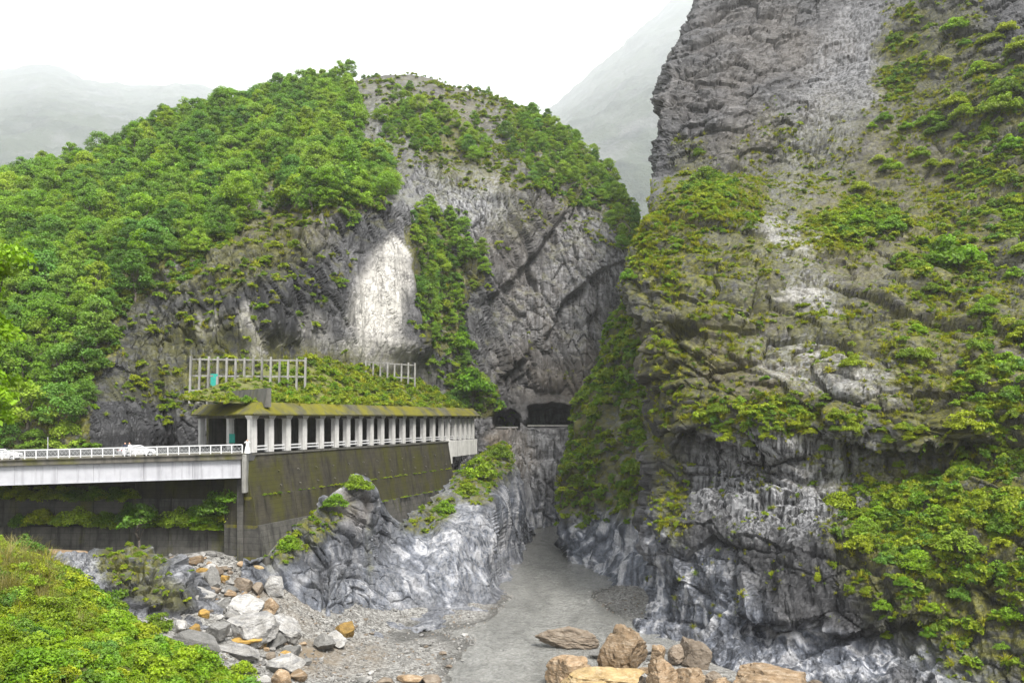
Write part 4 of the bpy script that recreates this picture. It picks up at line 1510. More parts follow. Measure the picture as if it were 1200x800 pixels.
def car(loc, rz, label, scale=0.92):
    root = props(empty("parked_car", loc, rz), label, "car", "cars on the bridge road")
    root.scale = (scale, scale, scale)
    prof = [(-2.1, 0.35), (-2.15, 0.75), (-2.05, 0.98), (-1.35, 1.05), (-0.75, 1.42), (0.35, 1.46), (1.05, 1.05), (1.95, 0.90), (2.15, 0.65), (2.12, 0.35)]
    m = MB()
    n = len(prof)
    ws = [0.78, 0.84, 0.80, 0.78, 0.60, 0.60, 0.76, 0.76, 0.78, 0.76]
    for s in (-1, 1):
        for (x, z), w in zip(prof, ws):
            m.v.append((x, s * w, z))
    m.f.append(tuple(range(n - 1, -1, -1)))
    m.f.append(tuple(range(n, 2 * n)))
    for i in range(n):
        j = (i + 1) % n
        m.f.append((i, j, n + j, n + i))
    m.build("body", M_CARW, root, bevel=0.05)
    g = MB()
    for s in (-1, 1):
        b = len(g.v)
        g.v += [(-1.15, s * 0.775, 1.08), (0.85, s * 0.775, 1.08), (0.28, s * 0.635, 1.39), (-0.66, s * 0.635, 1.36)]
        g.f.append((b, b + 1, b + 2, b + 3))
    g.build("side_window", M_GLASS, root)
    g = MB()
    g.v += [(1.03, -0.68, 1.085), (1.03, 0.68, 1.085), (0.40, 0.55, 1.45), (0.40, -0.55, 1.45)]
    g.f.append((0, 1, 2, 3))
    g.build("windscreen", M_GLASS, root)
    for x in (-1.3, 1.35):
        for s in (-1, 1):
            w = MB().cyl((x, s * 0.66, 0.31), (x, s * 0.86, 0.31), 0.31, seg=16).build("wheel", M_TYRE, root)
            MB().cyl((x, s * 0.84, 0.31), (x, s * 0.875, 0.31), 0.19, seg=10).build("rim", M_STEEL, w)
    for s in (-1, 1):
        MB().box((2.12, s * 0.55, 0.72), (0.06, 0.32, 0.14)).build("headlight", M_GLASS, root)
        MB().box((-2.12, s * 0.6, 0.85), (0.06, 0.25, 0.16)).build("tail_light", M_REDL, root)
    return root


q = bpt(0.512, 1.5, 0.0)
car((q[0], q[1], q[2]), brz, "white car driving on the bridge beside the thin pole's open railing")
q = bpt(0.774, 2.3, 0.0)
car((q[0], q[1], q[2]), brz + math.radians(35), "white car stopped on the bridge behind two standing people")

# ---------------- people
def cloth(name, col):
    t = NT(name)
    f = t.noise(t.coords(), 9, 4, 0.6)
    t.bsdf(t.mix(f, tuple(x * 0.75 for x in col), col), 0.85, None, 0.2)
    return t.m


M_SKIN = cloth("skin", (0.45, 0.27, 0.19))
M_WHITE_CLOTH = cloth("white_cloth", (0.75, 0.74, 0.72))
M_NAVY = cloth("dark_cloth", (0.03, 0.035, 0.06))
M_HAIR = cloth("dark_hair", (0.012, 0.010, 0.009))


def person(loc, rz, label, cloth_mat, dress=False, armup=False):
    root = props(empty("person", loc, rz), label, "person")
    J = {'pel': (0, 0, 0.92), 'waist': (0, 0, 1.08), 'chest': (0, 0, 1.30), 'neck': (0, 0, 1.45), 'head': (0, -0.01, 1.55), 'top': (0, 0, 1.66)}
    R = {'pel': .14, 'waist': .12, 'chest': .15, 'neck': .055, 'head': .09, 'top': .075}
    E = [('pel', 'waist'), ('waist', 'chest'), ('chest', 'neck'), ('neck', 'head'), ('head', 'top')]
    for s, n in ((-1, 'l'), (1, 'r')):
        J['hip' + n] = (s * .09, 0, .86); R['hip' + n] = .095
        J['knee' + n] = (s * .10, -.02, .48); R['knee' + n] = .06
        J['ank' + n] = (s * .10, .02, .08); R['ank' + n] = .042
        J['toe' + n] = (s * .11, -.14, .035); R['toe' + n] = .035
        J['sho' + n] = (s * .18, 0, 1.38); R['sho' + n] = .06
        if armup:
            J['elb' + n] = (s * .36, -.08, 1.30); R['elb' + n] = .045
            J['wri' + n] = (s * .16, -.20, 1.50); R['wri' + n] = .032
            J['han' + n] = (s * .08, -.22, 1.56); R['han' + n] = .035
        else:
            J['elb' + n] = (s * .25, .02, 1.12); R['elb' + n] = .045
            J['wri' + n] = (s * .26, -.06, .90); R['wri' + n] = .032
            J['han' + n] = (s * .26, -.08, .80); R['han' + n] = .035
        E += [('pel', 'hip' + n), ('hip' + n, 'knee' + n), ('knee' + n, 'ank' + n), ('ank' + n, 'toe' + n), ('chest', 'sho' + n), ('sho' + n, 'elb' + n), ('elb' + n, 'wri' + n), ('wri' + n, 'han' + n)]
    ks = list(J)
    me = bpy.data.meshes.new("body")
    me.from_pydata([J[k] for k in ks], [(ks.index(a), ks.index(b)) for a, b in E], [])
    me.materials.append(cloth_mat)
    o = link("body", me, root)
    sk = o.modifiers.new("skin", 'SKIN')
    for i, k in enumerate(ks):
        sv_ = me.skin_vertices[0].data[i] if me.skin_vertices else None
        if sv_:
            sv_.radius = (R[k], R[k])
    o.modifiers.new("sub", 'SUBSURF').levels = 1
    # head skin and hair as shells
    h = MB()
    for i in range(6):
        z = 1.50 + 0.19 * i / 5
        r = [0.075, 0.095, 0.10, 0.10, 0.085, 0.04][i]
        for k in range(10):
            a = 2 * math.pi * k / 10
            h.v.append((math.cos(a) * r, math.sin(a) * r * 1.1, z))
    for i in range(5):
        for k in range(10):
            h.f.append((i * 10 + k, i * 10 + (k + 1) % 10, (i + 1) * 10 + (k + 1) % 10, (i + 1) * 10 + k))
    h.f.append(tuple(50 + k for k in range(10)))
    h.build("face", M_SKIN, root, True)
    hr = MB()
    for i in range(6):
        z = 1.47 + 0.25 * i / 5
        r = [0.09, 0.108, 0.112, 0.112, 0.09, 0.03][i]
        for k in range(8):
            a = math.radians(-25 + 230 * k / 7)
            hr.v.append((math.cos(a) * r, math.sin(a) * r * 1.1 + 0.012, z))
    for i in range(5):
        for k in range(7):
            hr.f.append((i * 8 + k, i * 8 + k + 1, (i + 1) * 8 + k + 1, (i + 1) * 8 + k))
    hr.build("hair", M_HAIR, root, True)
    if dress:
        d = MB()
        rr = [(0.10, 0.36), (0.45, 0.29), (0.75, 0.22), (0.98, 0.155), (1.10, 0.15), (1.30, 0.19), (1.40, 0.16)]
        for z, r in rr:
            for k in range(14):
                a = 2 * math.pi * k / 14
                w = 1 + (0.10 * math.cos(k * math.pi) if z < 0.8 else 0)
                d.v.append((math.cos(a) * r * w, math.sin(a) * r * w * 0.8, z))
        for i in range(len(rr) - 1):
            for k in range(14):
                d.f.append((i * 14 + k, i * 14 + (k + 1) % 14, (i + 1) * 14 + (k + 1) % 14, (i + 1) * 14 + k))
        d.build("dress", M_WHITE_CLOTH, root, True)
    return root


q = bpt(1.008, 0.45, 0.0)
person((q[0] + 0.05, q[1], ZR - 0.02), 0.4, "person in long white dress with raised arms at the gallery corner", M_WHITE_CLOTH, True, True)
q = bpt(0.757, 0.9, 0.0)
person((q[0], q[1], q[2] + 0.01), 0.2, "person in dark clothes leaning near the bridge railing by the stopped car", M_NAVY)
q = bpt(0.7655, 1.0, 0.0)
person((q[0], q[1], q[2] + 0.01), -0.3, "person in white top beside the dark dressed person on the bridge", M_WHITE_CLOTH)
# ------------------------------------------------------------------ boulders and stones
def ico(sub):
    import bmesh
    bm = bmesh.new()
    bmesh.ops.create_icosphere(bm, subdivisions=sub, radius=1.0)
    V = np.array([v.co[:] for v in bm.verts])
    Fc = np.array([[v.index for v in f.verts] for f in bm.faces])
    bm.free()
    return V, Fc


ICO = {s: ico(s) for s in (2, 3, 4, 5)}


def boulder_mesh(name, size, seed, mat, sub=4, cuts=9, rough=0.06, smooth=False, worn=0.0):
    r = np.random.default_rng(seed)
    V, Fc = ICO[sub]
    V = V.copy()
    for _ in range(cuts + 9 if not worn else cuts):
        n = r.normal(size=3)
        n /= np.linalg.norm(n)
        h = r.uniform(0.48, 0.84)
        s = V @ n
        over = s > h
        V[over] -= np.outer(s[over] - h, n) * r.uniform(0.93, 1.0)
    if worn:
        V = V + V * (worn * fbm(V * 1.3 + seed * 3.1, 3, seed + 5))[:, None]
        cr = fbm(V * np.array([1.6, 1.6, 3.2]) + seed, 3, seed + 7, 0.5, True)
        V = V - V * (0.10 * sstep(0.55, 0.8, cr))[:, None]
    nn = V / (np.linalg.norm(V, axis=1, keepdims=True) + 1e-9)
    V = V + nn * (rough * 1.3 * fbm(V * 2.2 + seed, 4, seed) + rough * 0.7 * fbm(V * np.array([9, 9, 4]) + seed, 3, seed + 1, 0.5, True))[:, None]
    V = V * np.array(size)
    return np_mesh(name, V, Fc, smooth, None, [mat])


def boulder_mat(name, c0, c1, c2, vein, scale=1.0):
    t = NT(name)
    o = t.coords()
    oi = t.n("ShaderNodeObjectInfo")
    mp = t.n("ShaderNodeVectorMath", operation='ADD')
    t.l(o, mp.inputs[0])
    cmb = t.n("ShaderNodeCombineXYZ")
    rr = t.math('MULTIPLY', oi.outputs['Random'], 40)
    for i in range(3):
        t.l(rr, cmb.inputs[i])
    t.l(cmb.outputs[0], mp.inputs[1])
    v = mp.outputs[0]
    a = t.noise(v, 0.9 * scale, 7, 0.65, 0.5)
    st = t.n("ShaderNodeMapping")
    st.inputs['Scale'].default_value = (0.4, 0.4, 2.2)
    st.inputs['Rotation'].default_value = (0.5, 0.6, 0)
    t.l(v, st.inputs['Vector'])
    b = t.noise(st.outputs[0], 2.2 * scale, 6, 0.65, 0.8)
    g = t.noise(v, 9 * scale, 4, 0.7)
    c = t.mix(t.ramp(a, [(0.3, 0.0), (0.66, 1.0)]), c0, c1)
    c = t.mix(t.math('MULTIPLY', t.ramp(b, [(0.48, 0.0), (0.62, 1.0)]), vein), c, c2)
    c = t.mix(0.5, c, t.mix(1.0, c, t.ramp(g, [(0.3, 0.4), (0.7, 1.3)]), 'MULTIPLY'))
    c = t.mix(1.0, c, t.ramp(oi.outputs['Random'], [(0.0, 0.72), (1.0, 1.2)]), 'MULTIPLY')
    t.bsdf(c, 0.75, t.bump(t.mix(0.5, b, g), 0.9, 0.16), 0.3)
    return t.m


M_B_WHITE = boulder_mat("white_marble", (0.15, 0.14, 0.122), (0.36, 0.35, 0.335), (0.11, 0.11, 0.115), 0.65)
M_B_GREY = boulder_mat("grey_stone", (0.09, 0.088, 0.082), (0.18, 0.173, 0.16), (0.28, 0.275, 0.27), 0.3)
M_B_ORANGE = boulder_mat("ochre_stone", (0.10, 0.066, 0.034), (0.25, 0.17, 0.098), (0.36, 0.29, 0.21), 0.6, 1.3)
M_B_BROWN = boulder_mat("brown_stone", (0.085, 0.062, 0.042), (0.19, 0.15, 0.11), (0.27, 0.235, 0.19), 0.4)
M_B_YELLOW = boulder_mat("yellow_stone", (0.15, 0.10, 0.042), (0.30, 0.215, 0.10), (0.36, 0.29, 0.19), 0.5, 1.2)
M_B_RUST = boulder_mat("rusty_stone", (0.20, 0.12, 0.03), (0.36, 0.22, 0.05), (0.10, 0.07, 0.03), 0.5)

BM = {'w': M_B_WHITE, 'g': M_B_GREY, 'o': M_B_ORANGE, 'b': M_B_BROWN, 'y': M_B_YELLOW, 'r': M_B_RUST}


def ground_hit(px, py):
    """where the view ray of a foot pixel meets the bank or the water"""
    h = BANK.at_pixel(px, py)[0]
    d = (CAM_Z) / max(1.0, (py - HORIZON)) * F
    w = Vector(((px - 600) / F * d, d, 0))
    if h is None or h.z < 0:
        return w
    return h


seedc = 100


def boulder(px, foot, wpx, hpx, mat, label, group=None, depth=None, cuts=9, rz=None, tilt=0.0, sub=4, smooth=False, rough=0.05, worn=0.0):
    """stone whose foot sits at photo pixel (px, foot), wpx wide and hpx high"""
    global seedc
    seedc += 1
    q = ground_hit(px, foot)
    d = q.y
    w, h = wpx * d / F / 2, hpx * d / F / 2
    dp = (w * 0.8 + h * 0.4) if depth is None else depth * w
    me = boulder_mesh("boulder", (w * (1.18 if worn else 1.3), dp * (1.1 if worn else 1.2), h * (1.3 if worn else 1.4)), seedc, BM[mat], sub, cuts, rough, smooth, worn)
    o = link("boulder", me)
    o.location = (q.x, q.y + dp * 0.5, q.z + h * 0.72)
    o.rotation_euler = (0, math.radians(tilt), (0.0 if rz is None else rz))
    props(o, label, "boulder", group)
    return o


# big ochre boulders in the river at the foot of the cliff
boulder(667, 759, 66, 24, 'b', "long low ochre and grey boulder lying alone in the river", depth=0.5, tilt=6, rough=0.08, worn=0.16, sub=5)
boulder(729, 794, 56, 60, 'o', "tall upright brown boulder with split top in the river", tilt=4, cuts=12, rough=0.07, worn=0.16, sub=5)
boulder(672, 812, 62, 38, 'o', "rounded tan boulder beside the flat yellow slab", cuts=7, worn=0.16, sub=5)
boulder(716, 818, 92, 34, 'y', "broad smooth yellow boulder slab at the water edge", cuts=6, depth=0.7, worn=0.16, sub=5)
boulder(778, 816, 40, 48, 'o', "slanting tan boulder leaning between yellow slab and cliff", tilt=-14, cuts=8, worn=0.16, sub=5)
boulder(808, 818, 46, 44, 'o', "ridged tan boulder wedged against the marble cliff foot", tilt=10, cuts=11, worn=0.16, sub=5)
boulder(816, 782, 36, 38, 'b', "blocky brown boulder with pale cap against the dark cliff foot", cuts=12, worn=0.16, sub=5)
boulder(798, 778, 24, 20, 'b', "small rounded brown boulder left of the blocky capped one", worn=0.16, sub=5)
boulder(771, 774, 20, 17, 'o', "small round tan stone behind the upright boulder", worn=0.16, sub=5)
boulder(758, 790, 16, 10, 'o', "little tan stone tucked beside the upright brown boulder", worn=0.16, sub=5)
boulder(757, 799, 14, 10, 'w', "small white stone among the ochre boulders", worn=0.16, sub=5)
boulder(915, 828, 96, 44, 'o', "large domed ochre boulder below the pale marble cliff foot", cuts=6, worn=0.16, sub=5)
boulder(880, 826, 40, 32, 'o', "low ochre boulder touching the large domed boulder", worn=0.16, sub=5)
boulder(645, 802, 14, 18, 'g', "dark wet stone at the left end of the tan boulder", worn=0.16, sub=5)
boulder(760, 765, 40, 10, 'g', "flat grey rock shelf at the cliff foot behind the boulders", depth=0.6, worn=0.16, sub=5)
boulder(740, 770, 18, 12, 'g', "small grey stone behind the upright brown boulder", worn=0.16, sub=5)

# gully of boulders below the retaining wall
boulder(247, 690, 17, 34, 'g', "tall grey block standing upright in the boulder gully", cuts=12, depth=0.8)
boulder(230, 709, 40, 22, 'w', "flat bright white marble slab in the gully", depth=1.1, cuts=8, tilt=12)
boulder(216, 692, 14, 9, 'b', "small rusty stone on top of the flat white slab")
boulder(269, 698, 15, 14, 'g', "rounded grey boulder beside the upright block")
boulder(284, 694, 26, 18, 'b', "brown cracked boulder between round boulder and tilted white block")
boulder(318, 698, 26, 26, 'w', "tilted white marble block at the edge of the dark outcrop", cuts=12, tilt=24)
boulder(300, 696, 16, 16, 'b', "brown stone wedged under the tilted white block")
boulder(284, 728, 44, 30, 'w', "large white streaked marble boulder in the middle of the gully", cuts=9, rough=0.10)
boulder(290, 754, 50, 36, 'w', "broad white boulder with ochre stained foot below the streaked one", cuts=9, rough=0.10)
boulder(304, 757, 14, 34, 'r', "rust coloured upright rock face on the broad white boulder")
boulder(286, 755, 34, 10, 'r', "rusty mossy stone at the foot of the broad white boulder")
boulder(330, 752, 44, 34, 'w', "white veined rock sloping down toward the gravel bar", tilt=28, cuts=9, rough=0.10)
boulder(254, 752, 26, 26, 'g', "smooth grey angular boulder beside the rusty cube stone", cuts=8, tilt=20)
boulder(228, 741, 12, 12, 'r', "rusty cube shaped stone in the gully")
boulder(209, 741, 20, 15, 'w', "white faceted stone beside the rusty cube stone")
boulder(280, 772, 52, 14, 'w', "long flat white rock above the green bushes", depth=0.6, tilt=10)
boulder(225, 762, 60, 20, 'g', "long grey slab sloping above the foreground bushes", depth=0.5, tilt=12)
boulder(377, 762, 28, 20, 'g', "rounded bluish grey boulder at the head of the gravel bar")
boulder(392, 758, 20, 18, 'w', "pale boulder leaning on the bluish grey one at the gravel bar")
boulder(404, 746, 22, 20, 'r', "ochre yellow stained rock at the outcrop's dripping foot", cuts=8)
boulder(340, 774, 20, 18, 'g', "grey boulder beside the brown sand of the gravel bar")
boulder(334, 790, 40, 22, 'w', "pale speckled boulder at the lower edge of the gully")
boulder(330, 806, 22, 20, 'o', "pinkish tan stone under the pale speckled boulder")
boulder(308, 802, 16, 10, 'w', "small bright white stone beside the green bushes")
boulder(357, 779, 12, 8, 'g', "small dark grey stone on the brown sand")
boulder(62, 652, 60, 10, 'o', "long tan rock ledge at the foot of the shaded wall", depth=0.4)
boulder(296, 668, 22, 7, 'y', "low yellowish stone at the foot of the retaining wall")
boulder(282, 664, 14, 6, 'o', "small tan stone at the foot of the retaining wall")
boulder(262, 667, 24, 5, 'w', "flat pale slab at the wall foot beside the upright block")
for px, py, w, m, lb_ in ((700, 772, 16, 'g', "grey cobble in the shallows beside the upright boulder"), (690, 800, 22, 'o', "tan cobble wedged behind the flat yellow slab"), (790, 800, 20, 'o', "tan cobble wedged between the two slanting boulders"), (838, 806, 24, 'b', "brown cobble against the marble cliff foot"),
                      (745, 808, 22, 'b', "brown cobble in front of the upright boulder"), (850, 815, 26, 'o', "ochre cobble left of the large domed boulder"), (960, 822, 30, 'b', "brown boulder right of the large domed boulder")):
    boulder(px, py, w, w * 0.75, m, lb_, worn=0.14)
bl = "loose boulder in the rubble of the gully between wall and outcrop"
rb = np.random.default_rng(55)
placed = []
for i in range(420):
    t_ = rb.random()
    px = 185 + 60 * rb.random() + 120 * t_
    py = 650 + 112 * t_ + rb.normal() * 12 + 10
    if len(placed) >= 110:
        break
    if px < 200 and py > 690:
        continue
    w = rb.choice([5, 6, 7, 8, 10, 13], p=[.2, .2, .2, .18, .14, .08])
    if any((px - a) ** 2 + (py - b) ** 2 < (w * 0.5) ** 2 for a, b in placed):
        continue
    placed.append((px, py))
    mk = rb.choice(list('wgwgbog'))
    nm = {'w': 'white marble', 'g': 'grey', 'b': 'brown', 'o': 'tan'}[mk]
    zn = "near the foot of the retaining wall" if py < 690 else ("in the middle of the rubble gully" if py < 735 else "where the gully meets the gravel bar")
    sz = "small" if w < 8 else "larger"
    boulder(px, py, w, w * rb.uniform(0.5, 0.85), mk, "%s loose %s boulder %s" % (sz, nm, zn), "%s loose %s boulders %s" % (sz, nm, zn), sub=3, rz=rb.uniform(0, 6))
mlab = {'w': 'white', 'g': 'grey', 'b': 'brown', 'o': 'tan', 'r': 'rusty'}
for i in range(64):
    t_ = rb.random()
    px = 195 + 45 * rb.random() + 115 * t_
    py = 668 + 100 * t_ + rb.normal() * 13
    mk = rb.choice(list('wwggbboor'))
    w = rb.uniform(11, 21)
    zn = "near the wall foot" if py < 700 else ("in the middle of the gully" if py < 740 else "at the mouth of the gully")
    boulder(px, py, w, w * rb.uniform(0.5, 0.9), mk, "angular %s block jammed among boulders %s" % (mlab[mk], zn), "angular %s blocks %s" % (mlab[mk], zn), sub=3, rz=rb.uniform(0, 6), tilt=rb.uniform(-25, 25))
sl = "loose pale stone lying on the gravel bar beside the river"
for i in range(46):
    px, py = rb.uniform(345, 560), rb.uniform(715, 800)
    if px > 600 - (py - 700) * 0.72 or px < 345 + max(0, 745 - py) * 2.2:
        continue
    w = rb.choice([4, 5, 6, 8])
    boulder(px, py, w, w * 0.55, rb.choice(list('wwggb')), sl, "loose stones on the gravel bar", sub=2, rz=rb.uniform(0, 6))
for px, py, w, m in ((480, 801, 26, 'o'), (452, 802, 22, 'b'), (505, 803, 30, 'b'), (425, 800, 16, 'g'), (500, 757, 14, 'g')):
    boulder(px, py, w, w * 0.4, m, "low rounded stone half sunk in the gravel near the water", "half sunk stones in the gravel", depth=0.9)


# ------------------------------------------------------------------ instanced stuff
def unlinked_collection(name, meshes):
    c = bpy.data.collections.new(name)
    for i, me in enumerate(meshes):
        c.objects.link(bpy.data.objects.new("%s_%02d" % (name, i), me))
    return c


def instance_stuff(name, coll, pts, rot, scl, idx, label, cat):
    me = bpy.data.meshes.new(name)
    me.vertices.add(len(pts))
    me.vertices.foreach_set("co", np.ascontiguousarray(pts, np.float32).ravel())
    a = me.attributes.new("rot", 'FLOAT_VECTOR', 'POINT')
    a.data.foreach_set("vector", np.ascontiguousarray(rot, np.float32).ravel())
    a = me.attributes.new("scl", 'FLOAT_VECTOR', 'POINT')
    a.data.foreach_set("vector", np.ascontiguousarray(scl, np.float32).ravel())
    a = me.attributes.new("idx", 'INT', 'POINT')
    a.data.foreach_set("value", np.ascontiguousarray(idx, np.int32))
    o = props(link(name, me), label, cat, None, "stuff")
    ng = bpy.data.node_groups.new(name + "_nodes", 'GeometryNodeTree')
    ng.interface.new_socket("Geometry", in_out='INPUT', socket_type='NodeSocketGeometry')
    ng.interface.new_socket("Geometry", in_out='OUTPUT', socket_type='NodeSocketGeometry')
    gi, go = ng.nodes.new("NodeGroupInput"), ng.nodes.new("NodeGroupOutput")
    ip = ng.nodes.new("GeometryNodeInstanceOnPoints")
    ci = ng.nodes.new("GeometryNodeCollectionInfo")
    ci.inputs['Collection'].default_value = coll
    ci.inputs['Separate Children'].default_value = True
    ci.inputs['Reset Children'].default_value = True
    def na(n, t):
        x = ng.nodes.new("GeometryNodeInputNamedAttribute")
        x.data_type = t
        x.inputs['Name'].default_value = n
        return x.outputs['Attribute']
    L = ng.links.new
    L(gi.outputs[0], ip.inputs['Points'])
    L(ci.outputs[0], ip.inputs['Instance'])
    ip.inputs['Pick Instance'].default_value = True
    L(na("idx", 'INT'), ip.inputs['Instance Index'])
    e2r = ng.nodes.new("FunctionNodeEulerToRotation")
    L(na("rot", 'FLOAT_VECTOR'), e2r.inputs[0])
    L(e2r.outputs[0], ip.inputs['Rotation'])
    L(na("scl", 'FLOAT_VECTOR'), ip.inputs['Scale'])
    L(ip.outputs[0], go.inputs[0])
    md = o.modifiers.new("scatter", 'NODES')
    md.node_group = ng
    return o


# pebbles
PEB = unlinked_collection("pebble", [boulder_mesh("pebble", (1, rng.uniform(0.7, 1), rng.uniform(0.45, 0.7)), 3000 + i, m, 2, 6, 0.05) for i, m in enumerate((M_B_WHITE, M_B_GREY, M_B_GREY, M_B_BROWN, M_B_WHITE, M_B_GREY))])
bpx, bpy_ = BANK.px, BANK.py
ok = (BANK.V[:, 2] > -0.12) & (BANK.V[:, 2] < 9.5) & (BANK.V[:, 1] > 66) & (BANK.V[:, 1] < 135) & (bpx > 160) & (bpx < 770) & (bpy_ < 830)
ci_ = np.flatnonzero(ok)
wgt_ = BANK.area[ci_] * (0.4 + 1.2 * (fbm(BANK.V[ci_] * 0.25, 4, 950) > -0.05))
pk = rng.choice(ci_, 15000, p=wgt_ / wgt_.sum())
pp = BANK.V[pk] + np.stack([rng.uniform(-.4, .4, len(pk)), rng.uniform(-.4, .4, len(pk)), np.zeros(len(pk))], 1)
ss = 0.06 + 0.10 * rng.random(len(pk)) ** 1.5 + 0.22 * rng.random(len(pk)) ** 9
instance_stuff("gravel", PEB, pp, np.stack([rng.uniform(-.3, .3, len(pk)), rng.uniform(-.3, .3, len(pk)), rng.uniform(0, 6.3, len(pk))], 1), np.repeat(ss[:, None], 3, 1), rng.integers(0, 6, len(pk)), "grey and white gravel covering the river bar", "gravel")


# ------------------------------------------------------------------ plant meshes
def leaf_cloud(rg, centers, radii, per, size, up=0.35, squash=0.75, aspect=0.55):
    """diamond leaves spread through clumps; returns vertices, quads, leaf colour"""
    Vs, cols = [], []
    for c, r in zip(centers, radii):
        n = max(6, int(per * rg.uniform(0.8, 1.2)))
        dr = rg.normal(size=(n, 3))
        dr /= np.linalg.norm(dr, axis=1, keepdims=True)
        dr[:, 2] = np.where(dr[:, 2] < -0.3, -dr[:, 2], dr[:, 2])
        rad = r * rg.random(n) ** 0.4
        p = c + dr * rad[:, None] * np.array([1, 1, squash])
        nrm = dr * 0.7 + rg.normal(size=(n, 3)) * 0.55 + np.array([0, 0, up])
        nrm /= np.linalg.norm(nrm, axis=1, keepdims=True)
        t = np.cross(nrm, rg.normal(size=(n, 3)))
        t /= np.linalg.norm(t, axis=1, keepdims=True)
        b = np.cross(nrm, t)
        s = size * rg.uniform(0.65, 1.35, n)[:, None]
        q = np.stack([p - t * s, p + b * s * aspect - nrm * s * 0.12, p + t * s - nrm * s * 0.25, p - b * s * aspect - nrm * s * 0.12], 1)
        Vs.append(q.reshape(-1, 3))
        tone = np.clip(rg.normal(0.5, 0.2) + rg.normal(0, 0.14, n), 0, 1)
        yel = np.clip(rg.normal(0.1, 0.2) + rg.normal(0, 0.15, n), 0, 1)
        cols.append(np.repeat(np.stack([tone, yel, tone * 0], 1), 4, 0))
    V = np.concatenate(Vs)
    return V, np.arange(len(V)).reshape(-1, 4), np.concatenate(cols)


def crown_mesh(name, seed, h, r, n_cl, per, leaf, mat, base=0.25):
    rg = np.random.default_rng(seed)
    cs, rs = [], []
    for i in range(n_cl):
        a = rg.uniform(0, 2 * math.pi)
        u = rg.uniform(0, 1)
        z = h * (base + (1 - base) * u)
        prof = math.sin(math.pi * min(1, (0.22 + 0.74 * u))) ** 0.7
        rr = r * prof * rg.uniform(0.35, 0.95)
        cs.append(np.array([math.cos(a) * rr, math.sin(a) * rr, z - 0.12 * h * (rr / r)]))
        rs.append(r * rg.uniform(0.24, 0.42))
    V, Q, c = leaf_cloud(rg, cs, rs, per, leaf)
    return np_mesh(name, V, Q, False, {'leaf': c}, [mat]), cs


def trunk_mesh(name, seed, h, r, targets):
    rg = np.random.default_rng(seed)
    m = MB()
    p = np.array([0, 0, -1.5])
    pts = [p]
    for i in range(1, 5):
        pts.append(np.array([rg.normal() * 0.12 * i, rg.normal() * 0.12 * i, h * 0.75 * i / 4]))
    for i in range(4):
        m.cyl(pts[i], pts[i + 1], r * (1 - i * 0.2), r * (1 - (i + 1) * 0.2), 7)
    for t in targets:
        k = rg.integers(1, 4)
        m.cyl(pts[k], np.array(t) * np.array([0.85, 0.85, 1.0]), r * 0.32, r * 0.08, 5)
    return m.mesh(name, M_BARK, True)


def bush_mesh(name, seed, mat, n_cl=16, per=34, leaf=0.13, hh=0.9):
    rg = np.random.default_rng(seed)
    cs, rs = [], []
    for i in range(n_cl):
        a, u = rg.uniform(0, 6.28), rg.random() ** 0.5
        rr = 0.75 * u
        cs.append(np.array([math.cos(a) * rr, math.sin(a) * rr, hh * (1 - u * u * 0.65) * rg.uniform(0.45, 1.0)]))
        rs.append(rg.uniform(0.2, 0.38))
    V, Q, c = leaf_cloud(rg, cs, rs, per, leaf, 0.45)
    return np_mesh(name, V, Q, False, {'leaf': c}, [mat])


def tuft_mesh(name, seed, mat, n=46, length=1.0, droop=0.9, width=0.07, seg=3):
    """arching fern fronds or grass blades"""
    rg = np.random.default_rng(seed)
    Vs, Qs, cs = [], [], []
    b = 0
    for i in range(n):
        a = rg.uniform(0, 6.28)
        el = rg.uniform(0.25, 1.4)
        L = length * rg.uniform(0.5, 1.1)
        d = np.array([math.cos(a) * math.cos(el), math.sin(a) * math.cos(el), math.sin(el)])
        side = np.array([-math.sin(a), math.cos(a), 0.0])
        p = np.array([rg.normal() * 0.12, rg.normal() * 0.12, 0.0])
        tone, yel = np.clip(rg.normal(0.5, 0.22), 0, 1), np.clip(rg.normal(0.2, 0.25), 0, 1)
        for k in range(seg + 1):
            w = width * (1 - 0.85 * k / seg) * (0.7 if k == 0 else 1)
            Vs += [p - side * w, p + side * w]
            cs += [(tone, yel, 0)] * 2
            p = p + d * L / seg
            d = d + np.array([0, 0, -droop / seg * 1.2])
            d /= np.linalg.norm(d)
        for k in range(seg):
            Qs.append((b + 2 * k, b + 2 * k + 1, b + 2 * k + 3, b + 2 * k + 2))
        b += 2 * (seg + 1)
    return np_mesh(name, np.array(Vs), np.array(Qs), False, {'leaf': np.array(cs)}, [mat])


TREES = []
for i in range(7):
    mat = M_LEAF_FOREST if i != 6 else M_LEAF_BRIGHT
    h, r = rng.uniform(5.8, 9.2), rng.uniform(2.9, 4.2)
    cm, cs = crown_mesh("crown", 1000 + i, h, r, 46, 110, 0.185, mat)
    tm = trunk_mesh("trunk", 1100 + i, h, 0.22, cs[::5])
    TREES.append((tm, cm))

CB = [bush_mesh("forest_bush", 2000 + i, M_LEAF_FOREST) for i in range(3)] + [bush_mesh("green_bush", 2010 + i, M_LEAF_SHRUB) for i in range(3)] + [bush_mesh("bright_bush", 2020, M_LEAF_BRIGHT)]
CF = [tuft_mesh("fern_tuft", 2100 + i, M_LEAF_FERN) for i in range(3)] + [tuft_mesh("grass_tuft", 2110, M_LEAF_SHRUB, 60, 0.8, 0.7, 0.035)] + [tuft_mesh("reed_tuft", 2120, M_LEAF_DRY, 60, 1.2, 0.5, 0.03)]
PLANTS = unlinked_collection("plant", CB + CF)      # 0-2 forest, 3-5 green, 6 bright, 7-9 fern, 10 grass, 11 reed


